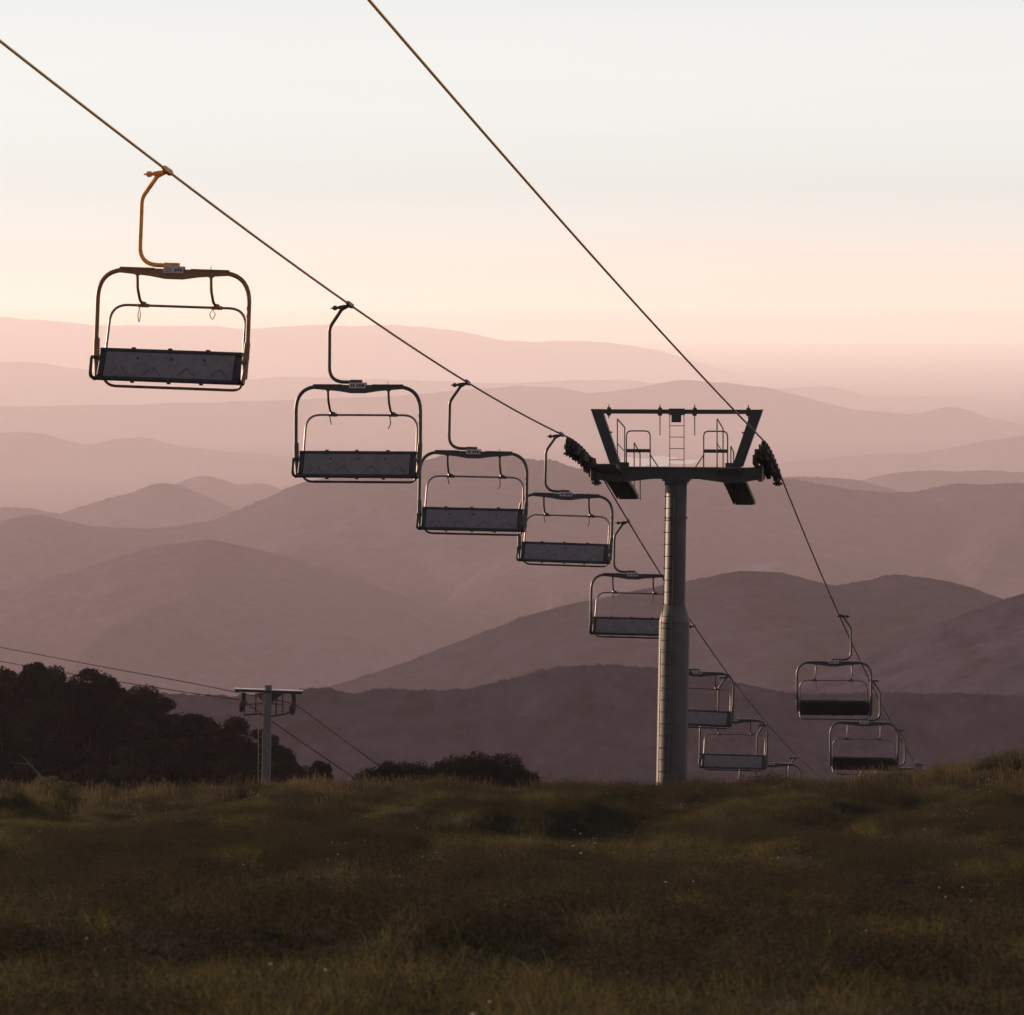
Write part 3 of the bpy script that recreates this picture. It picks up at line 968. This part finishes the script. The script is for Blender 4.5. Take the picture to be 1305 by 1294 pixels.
def make_tree(name, label, cat, group, w, h, base, nl, nleaf, size, seed, m, trunk_r=0.16):
    rg = np.random.default_rng(seed)
    root = empty(name, (0, 0, 0), 0, label, cat, group)
    me, lob = crown_mesh('crown', w, h, base, nl, nleaf, size, rg, m)
    link('crown', me, root)
    t = MB()
    fork = (0.05 * w, 0.02 * w, base * 0.85)
    t.tube([(0, 0, -0.8), (0.02 * w, 0, base * 0.4), fork], [trunk_r * 1.2, trunk_r, trunk_r * 0.8], 9)
    for p, rr in lob[:: max(1, nl // 7)]:
        mid = (Vector(fork) * 0.45 + Vector(p) * 0.55) + Vector((0, 0, -0.08 * h))
        t.tube([fork, mid, Vector(p)], [trunk_r * 0.6, trunk_r * 0.4, trunk_r * 0.12], 6)
    t.build('trunk', M['bark'], root)
    index_kids(root)
    return root


TL = 'dark dense gum tree in the black wood on the left behind the small tower'
TG = 'trees of the dark wood on the left'
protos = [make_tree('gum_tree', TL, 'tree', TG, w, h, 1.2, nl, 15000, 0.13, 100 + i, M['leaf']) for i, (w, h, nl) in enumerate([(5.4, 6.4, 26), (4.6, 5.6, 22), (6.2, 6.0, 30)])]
sil = [(-160, 850), (-60, 856), (0, 848), (15, 851), (30, 842), (50, 838), (75, 848), (100, 851), (120, 847), (135, 856), (150, 868), (175, 872), (200, 877), (215, 890), (240, 903), (270, 906), (300, 918), (330, 926), (350, 941), (370, 955), (385, 972), (398, 986)]
SX, SY = [s[0] for s in sil], [s[1] for s in sil]
used = 0
rt = random.Random(5)


SW = 0.70


def put_tree(px, ytop, d, wmul=1.0):
    global used
    d = d * SW; wmul = wmul * SW
    i = used % 3
    o = protos[i] if used < 3 else copy_tree(protos[i])
    used += 1
    h0 = (6.4, 5.6, 6.0)[i]
    p = at(px, ytop, d)
    gz = float(ground_z(p.x, d))
    sc = wmul * rt.uniform(0.8, 1.1)
    base = p.z - h0 * sc * 0.97
    o.location = (p.x, d, base); o.scale = (sc * rt.uniform(0.95, 1.2), sc * rt.uniform(0.9, 1.15), sc)
    o.rotation_euler = (0, 0, rt.uniform(0, 6.28))


# the wood grows on a knoll: a mound under the trees follows their feet
px = -170.0
row = 0
while px < 400:                                # skyline row
    y = float(np.interp(px, SX, SY))
    put_tree(px, y, 352 - 0.07 * max(px, 0) + rt.uniform(-4, 4), 0.75 if px > 330 else (0.95 if px > 120 else 1.05))
    px += rt.uniform(26, 40)
for frac, d, step in ((0.28, 340, 40), (0.52, 332, 42), (0.78, 323, 46)):
    px = -160.0
    while px < 372:
        y0_ = float(np.interp(px, SX, SY)); y = y0_ + (1005 - y0_) * frac + rt.uniform(-8, 8)
        put_tree(px, y, d - 0.045 * max(px, 0) + rt.uniform(-3, 3), 0.8 if px > 280 else 1.0)
        px += rt.uniform(step * 0.8, step * 1.25)

# knoll under the wood
kx = np.linspace(-260, 420, 90); kd = np.linspace(-1, 1, 40)
V = []
for t in kd:
    for p_ in kx:
        ys = float(np.interp(p_, SX, SY)); dmid = (348 - 0.06 * max(p_, 0)) * SW
        d = dmid + t * 60 * SW
        ztop = (Y0 - (ys + 105 + 10 * math.sin(p_ * 0.05))) / F * dmid
        zg = float(ground_z((p_ - CX) / F * d, d)) - 2.0
        k = max(0.0, 1 - abs(t) ** 1.6) * float(sstep(420, 360, p_)) if p_ > 360 else max(0.0, 1 - abs(t) ** 1.6)
        V.append(((p_ - CX) / F * d, d, zg + max(0, ztop - zg) * k))
tag(link('knoll', np_mesh('knoll', V, grid_quads(len(kd), len(kx)), gm)), kind='structure')

# low bushes behind the crest
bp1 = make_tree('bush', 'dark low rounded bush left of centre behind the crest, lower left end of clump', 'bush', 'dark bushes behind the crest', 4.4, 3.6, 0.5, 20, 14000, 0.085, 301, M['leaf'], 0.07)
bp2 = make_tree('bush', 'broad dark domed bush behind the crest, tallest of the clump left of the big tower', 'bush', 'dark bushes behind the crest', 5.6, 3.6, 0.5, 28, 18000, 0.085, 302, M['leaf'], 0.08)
for o, pxx, yt, d, sx, hh, lab in ((bp1, 487, 969, 196, 0.80, 3.6, None), (bp2, 624, 962, 200, 0.92, 3.6, None),
                                   (copy_tree(bp1), 556, 970, 199, 0.80, 3.6, 'dark bush in the dip between the low left bush and the broad domed one'),
                                   (copy_tree(bp2), 590, 966, 201, 0.66, 3.6, 'dark bush half merged into the left flank of the broad domed bush'),
                                   (copy_tree(bp2), 524, 973, 203, 0.62, 3.6, 'dark low bush left of the dip, close beside the leftmost bush of the clump'),
                                   (copy_tree(bp1), 662, 976, 197, 0.62, 3.6, 'dark bush sloping down at the right end of the clump behind the crest'),
                                   (copy_tree(bp1), 408, 969, 214, 0.36, 3.6, 'smallest dark bush, alone on the crest between the wood and the bush clump')):
    p = at(pxx, yt, d)
    szz = 0.9 if sx > 0.5 else 0.5
    d *= 0.85; p = at(pxx, yt, d); sx *= 0.85; szz *= 0.85
    o.location = (p.x, d, p.z - hh * szz * 0.96); o.scale = (sx, sx, szz); o.rotation_euler = (0, 0, pxx * 0.37)
    if lab: o['label'] = lab

# heath shrubs on the crest at the left edge
hp = make_tree('heath_shrub', 'x', 'shrub', 'olive heath shrubs at the left edge of the crest', 1.5, 0.95, 0.1, 14, 7000, 0.028, 401, M['heathleaf'], 0.02)
for k, (pxx, yt, d, s, lab) in enumerate(((18, 996, 93, 0.8, 'pale olive heath shrub on the crest at the far left edge of the slope'),
                                          (52, 990, 94, 0.85, 'tallest pale olive heath shrub on the crest before the dark wood'),
                                          (86, 997, 93, 0.72, 'rightmost and lowest of three pale olive heath shrubs before the dark wood'))):
    o = hp if k == 0 else copy_tree(hp)
    x = (pxx - CX) / F * d
    p = at(pxx, yt, d)
    o.location = (x, d, p.z - 0.92 * s); o.scale = (s * 1.1, s, s); o.rotation_euler = (0, 0, k * 2.1); o['label'] = lab
# bare branch in front of the wood
t = MB()
d = 120
A = [at(57, 996, d), at(48, 985, d), at(36, 972, d), at(25, 960, d)]
t.tube(A, [0.03, 0.025, 0.018, 0.008], 6)
t.tube([at(47, 984, d), at(36, 974, d), at(10, 972, d)], [0.02, 0.014, 0.006], 6)
t.tube([at(42, 979, d), at(40, 968, d)], [0.012, 0.005], 6)
t.tube([at(57, 996, d), at(58, 1012, d)], [0.03, 0.035], 6)
tag(t.build('dead_branch', M['bark']), 'bare grey leaning branch sticking up before the dark wood at left', 'branch')

# ---------------------------------------------------------------- small far tower with its ropes
FD = 210.0
s_ = F / FD
ft_c = at(341, 880, FD)
gz = (Y0 - 1035) / F * FD
ft = empty('lift_tower', (ft_c.x, FD, gz), 0.0, 'small distant chairlift tower with pale square pole beside the dark wood', 'lift tower')
lx = lambda px: (px - 341) / s_
lz = lambda py: (Y0 - py) / F * FD - gz
c = MB()
vs = []
for z_, w_, ox in ((-1.0, 0.26, lx(336.5)), (lz(873), 0.165, lx(342.5))):
    vs += [(ox - w_, -w_, z_), (ox + w_, -w_, z_), (ox + w_, w_, z_), (ox - w_, w_, z_)]
c.add(vs, [(0, 1, 5, 4), (1, 2, 6, 5), (2, 3, 7, 6), (3, 0, 4, 7), (4, 5, 6, 7)])
pole = c.build('pole', M['galv'], ft)
c = MB()
c.beam((lx(300), -0.05, lz(879.5)), (lx(385.5), -0.05, lz(882.5)), 0.44, 0.14)
for q, x in ((-1, 311), (1, 374)):
    c.beam((lx(x), -0.02, lz(883)), (lx(x + q), -0.02, lz(895)), 0.14, 0.20, 0, (1, 0, 0))
for q, x0_, x1_ in ((-1, 336, 326), (1, 346, 361)):
    c.add([(lx(x0_), -0.1, lz(884)), (lx(x1_), -0.1, lz(884)), (lx(x0_), -0.1, lz(896)), (lx(x0_), 0.1, lz(884)), (lx(x1_), 0.1, lz(884)), (lx(x0_), 0.1, lz(896))],
          [(0, 1, 2), (5, 4, 3), (0, 3, 4, 1), (1, 4, 5, 2), (2, 5, 3, 0)])
c.build('crossarm', M['far_dark'], ft)
c = MB()
c.beam((lx(299.5), -0.05, lz(879.5) + 0.084), (lx(339), -0.05, lz(880.9) + 0.084), 0.50, 0.026)
c.beam((lx(346), -0.05, lz(881.2) + 0.084), (lx(386), -0.05, lz(882.5) + 0.084), 0.50, 0.026)
c.build('top_glint', mat('pale sun glint', (0.55, 0.5, 0.47), 0.35, 0.4), ft)  # pale slabs added as the sunlit glint along the crossarm top
for q, xs_, zc in ((-1, 309, 897.5), (1, 374, 901)):
    k = MB()
    for j in range(4):
        yy = -0.8 + j * 0.52
        k.lathe([(0.0, -0.09), (0.28, -0.09), (0.30, 0), (0.28, 0.09), (0.0, 0.09)], (lx(xs_), yy, lz(zc) + 0.05 * yy), (1, 0, 0), 16)
    k.beam((lx(xs_) - q * 0.12, -0.9, lz(zc)), (lx(xs_) - q * 0.12, 0.9, lz(zc)), 0.10, 0.26)
    k.build('sheave_assembly', M['far_dark'], ft)
    k = MB()
    xi = 311.5 if q < 0 else 360
    xo = 334 if q < 0 else 345
    for xx in (xi, 326 if q < 0 else 352):
        k.tube([(lx(xx), 0, lz(884)), (lx(xx), 0, lz(911))], 0.036, 6)
    k.tube([(lx(xi), 0, lz(898)), (lx(xo), 0, lz(897))], 0.026, 6)
    k.beam((lx(xi), 0, lz(911 if q < 0 else 910)), (lx(xo), 0, lz(909 if q < 0 else 913)), 0.5, 0.085)
    if q > 0:
        k.beam((lx(360), 0, lz(911)), (lx(370), 0, lz(907)), 0.42, 0.085)
    k.build('work_platform', M['far_dark'], ft)
k = MB()
for q in (-1, 1):
    k.tube([(lx(332) + q * 0.10, -0.30, -0.5), (lx(332.5) + q * 0.10, -0.30, lz(886))], 0.016, 6)
for j in range(14):
    z_ = 0.4 + j * 0.43
    k.tube([(lx(332) - 0.10, -0.30, z_), (lx(332) + 0.10, -0.30, z_)], 0.013, 5)
k.build('ladder', M['galv'], ft)

for pts, lab in (([(-60, 814, 418), (0, 825, 400), (120, 848, 365), (240, 870, 328), (309, 884, 306), (374, 896.5, 300), (384, 903.5, 297), (428, 936, 286), (473, 969, 273), (560, 1030, 252)], 'thin dark rope over the right sheaves of the small distant tower'),
                 ([(-60, 833, 414), (0, 843, 397), (120, 864, 358), (240, 883, 318), (309, 892.5, 300), (347, 920, 302), (386, 947, 304), (424, 973, 306), (480, 1012, 309)], 'thin dark rope over the left sheaves of the small distant tower')):
    o = MB().tube([at(p[0], p[1], p[2] * 0.7) for p in pts], 0.0225, 8).build('haul_rope', M['rope_far'])
    tag(o, lab, 'cable', 'ropes of the distant lift')

# ---------------------------------------------------------------- hills
def hill_mat(name, c1, c2, sc):
    m = bpy.data.materials.new(name); m.use_nodes = True
    nt = m.node_tree; b = nt.nodes['Principled BSDF']
    g = nt.nodes.new('ShaderNodeNewGeometry'); n = nt.nodes.new('ShaderNodeTexNoise'); n.inputs['Scale'].default_value = sc; n.inputs['Detail'].default_value = 9; n.inputs['Roughness'].default_value = 0.75
    nt.links.new(g.outputs['Position'], n.inputs['Vector'])
    r = nt.nodes.new('ShaderNodeValToRGB'); r.color_ramp.elements[0].position = 0.38; r.color_ramp.elements[1].position = 0.64
    r.color_ramp.elements[0].color = (*c1, 1); r.color_ramp.elements[1].color = (*c2, 1)
    nt.links.new(n.outputs['Fac'], r.inputs['Fac'])
    n2 = nt.nodes.new('ShaderNodeTexNoise'); n2.inputs['Scale'].default_value = sc * 0.09; n2.inputs['Detail'].default_value = 7; n2.inputs['Roughness'].default_value = 0.6; n2.inputs['Distortion'].default_value = 0.8
    nt.links.new(g.outputs['Position'], n2.inputs['Vector'])
    r2 = nt.nodes.new('ShaderNodeMapRange'); r2.inputs['From Min'].default_value = 0.38; r2.inputs['From Max'].default_value = 0.66; r2.inputs['To Min'].default_value = 0.72; r2.inputs['To Max'].default_value = 1.28
    nt.links.new(n2.outputs['Fac'], r2.inputs['Value'])
    vs_ = nt.nodes.new('ShaderNodeVectorMath'); vs_.operation = 'SCALE'; nt.links.new(r.outputs['Color'], vs_.inputs[0]); nt.links.new(r2.outputs['Result'], vs_.inputs['Scale'])
    nt.links.new(vs_.outputs[0], b.inputs['Base Color'])
    b.inputs['Roughness'].default_value = 1; b.inputs['Specular IOR Level'].default_value = 0.0
    bp = nt.nodes.new('ShaderNodeBump'); bp.inputs['Strength'].default_value = 0.55; bp.inputs['Distance'].default_value = 0.35 / sc
    nt.links.new(n.outputs['Fac'], bp.inputs['Height']); nt.links.new(bp.outputs['Normal'], b.inputs['Normal'])
    return m


HM_near = hill_mat('forested slope', (0.012, 0.010, 0.018), (0.044, 0.038, 0.064), 0.05)
HM_mid = hill_mat('far forested slope', (0.013, 0.011, 0.018), (0.046, 0.039, 0.066), 0.03)
FLOOR = -600.0


def hill(pts, D, slope, m, seed, bump=1.0, bwave=6.0, front=1.0, skew=0.25, spur=0.8):
    """pts: crest line as seen from the slope, turned into a ridge D metres off with spurs running down both sides"""
    px = np.arange(-380, 1690, 2.2)
    P = np.array(pts, dtype=float)
    yc = np.interp(px, P[:, 0], P[:, 1])
    # soften polyline corners
    ker = np.hanning(19); ker /= ker.sum()
    yc = np.convolve(np.pad(yc, 9, mode='edge'), ker, 'valid')
    out = np.maximum(0, np.maximum(-px, px - 1305)); yc = yc + (fbm(px / 160, px * 0 + seed, seed, 3) - 0.5) * 60 * sstep(0, 250, out)
    s = D / F
    ys0 = yc.copy()
    yc = yc + (fbm(px / 45, px * 0 + 3, seed + 50, 3) - 0.5) * 5
    yc = yc - bump * (np.abs(vnoise(px / bwave, px * 0, seed + 9) - 0.25) * 1.4 + vnoise(px / (bwave * 0.42), px * 0 + 5, seed + 10) * 0.7)
    X = (px - CX) * s
    zc = (Y0 - yc) * s
    dep = (zc.max() - FLOOR)
    run = dep / slope * 1.5 * front
    v = np.concatenate([-np.linspace(1, 0.02, 14) ** 1.5 * run * 0.8, [0.0], np.linspace(0.01, 1, 90) ** 1.6 * run])
    Vv, Xx = np.meshgrid(v, X, indexing='ij'); Zc = np.broadcast_to(zc, Vv.shape)
    wl = 300 * s * (3.2 if D < 3000 else 1.5)
    n1 = fbm((Xx + skew * Vv) / wl, Vv / (wl * 2.6) + seed, seed + 20, 4)
    n2 = fbm((Xx - skew * 1.4 * Vv) / (wl * 0.45), Vv / (wl * 1.3), seed + 30, 3)
    fall = slope * np.abs(Vv) * (1 - spur + 2 * spur * np.clip((np.abs(n1 - 0.5) * 1.5 + 0.5 * (1 - n2)), 0, 1))
    Zs = np.broadcast_to((Y0 - ys0) * s, Vv.shape)
    Z = Zs + (Zc - Zs) * np.exp(-np.abs(Vv) / (16 * s)) - fall - 2.2 * s * (1 - np.exp(-np.abs(Vv) / (14 * s)))
    can = bump * 1.1 * s * (vnoise(Xx / (bwave * s), Vv / (bwave * s * 1.5), seed + 60) - 0.5)
    Z = Z + can * np.clip(np.abs(Vv) / (6 * s), 0, 1) * np.exp(-np.abs(Vv) / (22 * s))
    Z = np.maximum(Z, FLOOR - 3)
    Y = D - Vv + 0 * Xx
    me = np_mesh('hill', np.stack([Xx, Y, Z], -1).reshape(-1, 3), grid_quads(len(v), len(X))[:, ::-1], m)
    tag(link('hill', me), kind='structure')


H = []
# (crest points in the photo, distance, slope)
hill([(-300, 900), (200, 884), (300, 890), (387, 880), (406, 878), (423, 877), (433, 881), (442, 888), (456, 883), (480, 879), (560, 882), (610, 876), (650, 867), (700, 852), (725, 848), (775, 849), (836, 853), (900, 862), (941, 872), (976, 879), (1001, 884), (1060, 886), (1127, 884), (1217, 884), (1305, 889), (1600, 905)], 1350, 0.45, HM_near, 1, 2.2, 6, spur=0.45)
hill([(-300, 1010), (600, 960), (850, 935), (940, 905), (1000, 880), (1060, 855), (1130, 825), (1200, 795), (1267, 770), (1305, 757), (1400, 725), (1600, 690)], 1750, 0.30, HM_near, 2, 1.0, 6)
hill([(-300, 960), (300, 905), (400, 882), (455, 865), (520, 845), (582, 820), (660, 790), (750, 765), (830, 750), (876, 741), (901, 734), (946, 728), (996, 731), (1032, 741), (1067, 749), (1102, 741), (1142, 733), (1177, 735), (1227, 746), (1267, 759), (1330, 790), (1600, 850)], 2650, 0.24, HM_near, 3, 1.0, 6)
hill([(-300, 830), (-100, 780), (0, 755), (60, 738), (120, 722), (190, 698), (270, 687), (330, 700), (420, 728), (520, 762), (640, 800), (800, 850), (1300, 950), (1600, 990)], 5300, 0.11, HM_near, 4, 0.8, 5)
hill([(-300, 700), (-100, 690), (0, 666), (30, 658), (50, 656), (76, 662), (111, 671), (152, 673), (212, 675), (263, 666), (303, 653), (334, 638), (364, 623), (384, 615), (450, 604), (536, 588), (577, 580), (627, 581), (650, 581), (677, 586), (706, 587), (724, 595), (753, 601), (800, 606), (880, 606), (960, 605), (996, 608), (1031, 616), (1077, 623), (1117, 628), (1162, 628), (1187, 623), (1212, 617), (1252, 618), (1305, 617), (1600, 640)], 6700, 0.12, HM_mid, 5, 1.3, 5)
hill([(-300, 640), (-60, 648), (0, 648), (40, 648), (76, 658), (126, 638), (167, 628), (202, 615), (228, 619), (263, 633), (300, 650), (500, 720), (900, 640), (970, 615), (1010, 607), (1050, 608), (1100, 615), (1150, 628), (1250, 660), (1600, 700)], 8800, 0.32, HM_mid, 6, 1.0, 5)
hill([(-300, 690), (130, 660), (222, 617), (248, 607), (265, 605), (288, 612), (303, 618), (314, 617), (329, 614), (354, 622), (420, 650), (600, 690), (1050, 640), (1102, 611), (1132, 603), (1192, 600), (1305, 602), (1600, 590)], 10800, 0.30, HM_mid, 7, 0.8, 5)
hill([(-300, 565), (-100, 560), (0, 552), (30, 550), (60, 553), (100, 565), (115, 567), (140, 560), (190, 558), (230, 570), (280, 577), (350, 582), (420, 588), (600, 640), (800, 650), (940, 625), (1000, 590), (1077, 583), (1152, 580), (1217, 571), (1252, 563), (1305, 557), (1600, 530)], 16000, 0.25, HM_mid, 8, 0.5, 5)
hill([(-300, 530), (0, 520), (300, 512), (500, 505), (650, 493), (710, 495), (750, 502), (800, 498), (851, 488), (886, 484), (931, 488), (971, 495), (1001, 500), (1052, 513), (1102, 525), (1152, 528), (1182, 525), (1207, 520), (1237, 524), (1267, 533), (1305, 543), (1600, 560)], 20500, 0.2, HM_mid, 9, 0.4, 5)
hill([(-300, 470), (0, 463), (40, 463), (76, 467), (126, 472), (228, 481), (329, 483), (420, 480), (520, 486), (660, 490), (780, 484), (900, 498), (1000, 495), (1060, 492), (1110, 505), (1200, 507), (1305, 511), (1600, 520)], 27500, 0.2, HM_mid, 10, 0.4, 5)
hill([(-300, 415), (-100, 408), (0, 405), (60, 408), (110, 413), (180, 416), (330, 418), (420, 415), (540, 416), (600, 424), (640, 434), (760, 437), (800, 440), (850, 450), (911, 470), (961, 485), (1000, 497), (1300, 520), (1600, 530)], 39000, 0.2, HM_mid, 11, 0.3, 5)

pl = bpy.data.objects  # valley floor reaching to the horizon
V = []; xs_ = np.linspace(-30000, 30000, 31); ys_ = np.linspace(-1500, 82000, 40)
YY, XX2 = np.meshgrid(ys_, xs_, indexing='ij')
tag(link('terrain', np_mesh('terrain', np.stack([XX2, YY, XX2 * 0 + FLOOR], -1).reshape(-1, 3), grid_quads(len(ys_), len(xs_)), HM_mid)), kind='structure')

# lake glinting in the valley
wm = mat('still water', (0.02, 0.025, 0.03), 0.30, 0, 0.5)
V = []
n = 60
dl = [17200, 16000]
for k in range(n):
    a = k / n * 2 * math.pi
    rr = 1 + 0.30 * math.sin(2 * a + 1) + 0.22 * math.sin(5 * a + 2) + 0.10 * math.sin(11 * a)
    cxp, cyd = (833 - CX) / F, 16700
    V.append((cxp * cyd + 125 * math.cos(a) * rr, cyd + 620 * math.sin(a) * rr, FLOOR + 2.0))
bm_ = MB(); bm_.add(V, [tuple(range(n))]); tag(bm_.build('lake', wm), kind='structure')

# ---------------------------------------------------------------- haze
hz = bpy.data.materials.new('haze'); hz.use_nodes = True
nt = hz.node_tree; nt.nodes.clear()
o_ = nt.nodes.new('ShaderNodeOutputMaterial'); pv = nt.nodes.new('ShaderNodeVolumePrincipled')
HAZE_D, HAZE_C, HAZE_G = 0.0000465, (1.0, 0.82, 0.90), 0.20
pv.inputs['Color'].default_value = (*HAZE_C, 1); pv.inputs['Absorption Color'].default_value = (1, 1, 1, 1); pv.inputs['Density'].default_value = HAZE_D; pv.inputs['Anisotropy'].default_value = HAZE_G
nt.links.new(pv.outputs[0], o_.inputs['Volume'])
hb = MB(); hb.box((-31000, -2500, FLOOR - 45), (31000, 83000, 16.0))
tag(hb.build('haze', hz), 'thin warm evening haze filling the valleys between the ridges', 'haze', None, 'stuff')

# ---------------------------------------------------------------- light
SKY_SAT, SKY_STR, EXPO, SUN_E = 0.05, 0.15, 0.75, 4.7
SKY_RAMP = [(0.0, (0.80, 0.58, 0.50)), (0.006, (0.75, 0.56, 0.485)), (0.012, (0.68, 0.555, 0.49)), (0.028, (0.625, 0.60, 0.58)), (0.045, (0.665, 0.645, 0.625)), (0.075, (0.755, 0.745, 0.725)), (0.16, (0.68, 0.68, 0.69)), (0.45, (0.55, 0.57, 0.74))]
w = bpy.data.worlds.new('World'); SC.world = w; w.use_nodes = True
nt = w.node_tree; bg = nt.nodes['Background']
sky = nt.nodes.new('ShaderNodeTexSky'); sky.sky_type = 'NISHITA'; sky.sun_disc = False
sky.sun_elevation = R(SUN_EL); sky.sun_rotation = R(-SUN_AZ)
sky.altitude = 1500; sky.air_density = 1.0; sky.dust_density = 0.7; sky.ozone_density = 1.0
# dusty evening air: the pale sky loses most of its blue and turns peach towards the horizon
hs = nt.nodes.new('ShaderNodeHueSaturation'); hs.inputs['Saturation'].default_value = SKY_SAT
nt.links.new(sky.outputs['Color'], hs.inputs['Color'])
tc = nt.nodes.new('ShaderNodeTexCoord'); sx = nt.nodes.new('ShaderNodeSeparateXYZ'); nt.links.new(tc.outputs['Generated'], sx.inputs[0])
rp = nt.nodes.new('ShaderNodeValToRGB'); cr = rp.color_ramp; cr.interpolation = 'B_SPLINE'
while len(cr.elements) < len(SKY_RAMP):
    cr.elements.new(0.5)
for e, (p, c_) in zip(cr.elements, SKY_RAMP):
    e.position = p; e.color = (*c_, 1)
nt.links.new(sx.outputs['Z'], rp.inputs['Fac'])
mx = nt.nodes.new('ShaderNodeMix'); mx.data_type = 'RGBA'; mx.blend_type = 'MULTIPLY'; mx.inputs[0].default_value = 1.0
nt.links.new(hs.outputs['Color'], mx.inputs[6]); nt.links.new(rp.outputs['Color'], mx.inputs[7])
# faint thin cirrus, stretched along the horizon
mp = nt.nodes.new('ShaderNodeMapping'); mp.inputs['Scale'].default_value = (3.0, 3.0, 55.0); mp.inputs['Rotation'].default_value = (0.0, R(1.6), 0.0)
cn = nt.nodes.new('ShaderNodeTexNoise'); cn.inputs['Scale'].default_value = 2.2; cn.inputs['Detail'].default_value = 6; cn.inputs['Roughness'].default_value = 0.62; cn.inputs['Distortion'].default_value = 0.6
nt.links.new(tc.outputs['Generated'], mp.inputs['Vector']); nt.links.new(mp.outputs['Vector'], cn.inputs['Vector'])
cm = nt.nodes.new('ShaderNodeMapRange'); cm.inputs['From Min'].default_value = 0.35; cm.inputs['From Max'].default_value = 0.75; cm.inputs['To Min'].default_value = 0.994; cm.inputs['To Max'].default_value = 1.018
nt.links.new(cn.outputs['Fac'], cm.inputs['Value'])
# gain by bearing evens out the glow: less of a bright side towards the sun
dn = nt.nodes.new('ShaderNodeVectorMath'); dn.operation = 'DOT_PRODUCT'; dn.inputs[1].default_value = (-math.sin(R(SUN_AZ)), math.cos(R(SUN_AZ)), 0)
nt.links.new(tc.outputs['Generated'], dn.inputs[0])
dm = nt.nodes.new('ShaderNodeMapRange'); dm.inputs['From Min'].default_value = 0.40; dm.inputs['From Max'].default_value = 0.66; dm.inputs['To Min'].default_value = 1.07; dm.inputs['To Max'].default_value = 0.87
nt.links.new(dn.outputs['Value'], dm.inputs['Value'])
mm = nt.nodes.new('ShaderNodeMath'); mm.operation = 'MULTIPLY'; nt.links.new(cm.outputs['Result'], mm.inputs[0]); nt.links.new(dm.outputs['Result'], mm.inputs[1])
vm = nt.nodes.new('ShaderNodeVectorMath'); vm.operation = 'SCALE'; nt.links.new(mx.outputs[2], vm.inputs[0]); nt.links.new(mm.outputs[0], vm.inputs['Scale'])
nt.links.new(vm.outputs[0], bg.inputs['Color']); bg.inputs['Strength'].default_value = SKY_STR
sl = bpy.data.lights.new('sun', 'SUN'); sl.energy = SUN_E; sl.angle = R(0.5); sl.color = (1.0, 0.68, 0.47)
so = bpy.data.objects.new('sun', sl); COL.objects.link(so)
tosun = Vector((-math.sin(R(SUN_AZ)) * math.cos(R(SUN_EL)), math.cos(R(SUN_AZ)) * math.cos(R(SUN_EL)), math.sin(R(SUN_EL))))
so.rotation_euler = tosun.to_track_quat('Z', 'Y').to_euler(); so.location = (-60, 40, 30)

# ---------------------------------------------------------------- camera and render settings
cam = bpy.data.cameras.new('camera'); co = bpy.data.objects.new('camera', cam); COL.objects.link(co)
co.location = (0, 0, 0); co.rotation_euler = (R(90), 0, 0)
cam.sensor_width = 36; cam.lens = 36 * F / 1305.0; cam.shift_y = (Y0 - 647) / 1305.0
cam.clip_start = 0.5; cam.clip_end = 200000
cam.dof.use_dof = True; cam.dof.focus_distance = 92; cam.dof.aperture_fstop = 8.0
SC.camera = co
SC.view_settings.view_transform = 'Standard'; SC.view_settings.look = 'None'; SC.view_settings.gamma = 1; SC.view_settings.exposure = EXPO
SC.render.engine = 'CYCLES'
cy = SC.cycles
cy.use_denoising = True; cy.denoiser = 'OPENIMAGEDENOISE'
cy.max_bounces = 6; cy.volume_bounces = 1; cy.transparent_max_bounces = 8; cy.diffuse_bounces = 3; cy.transmission_bounces = 4
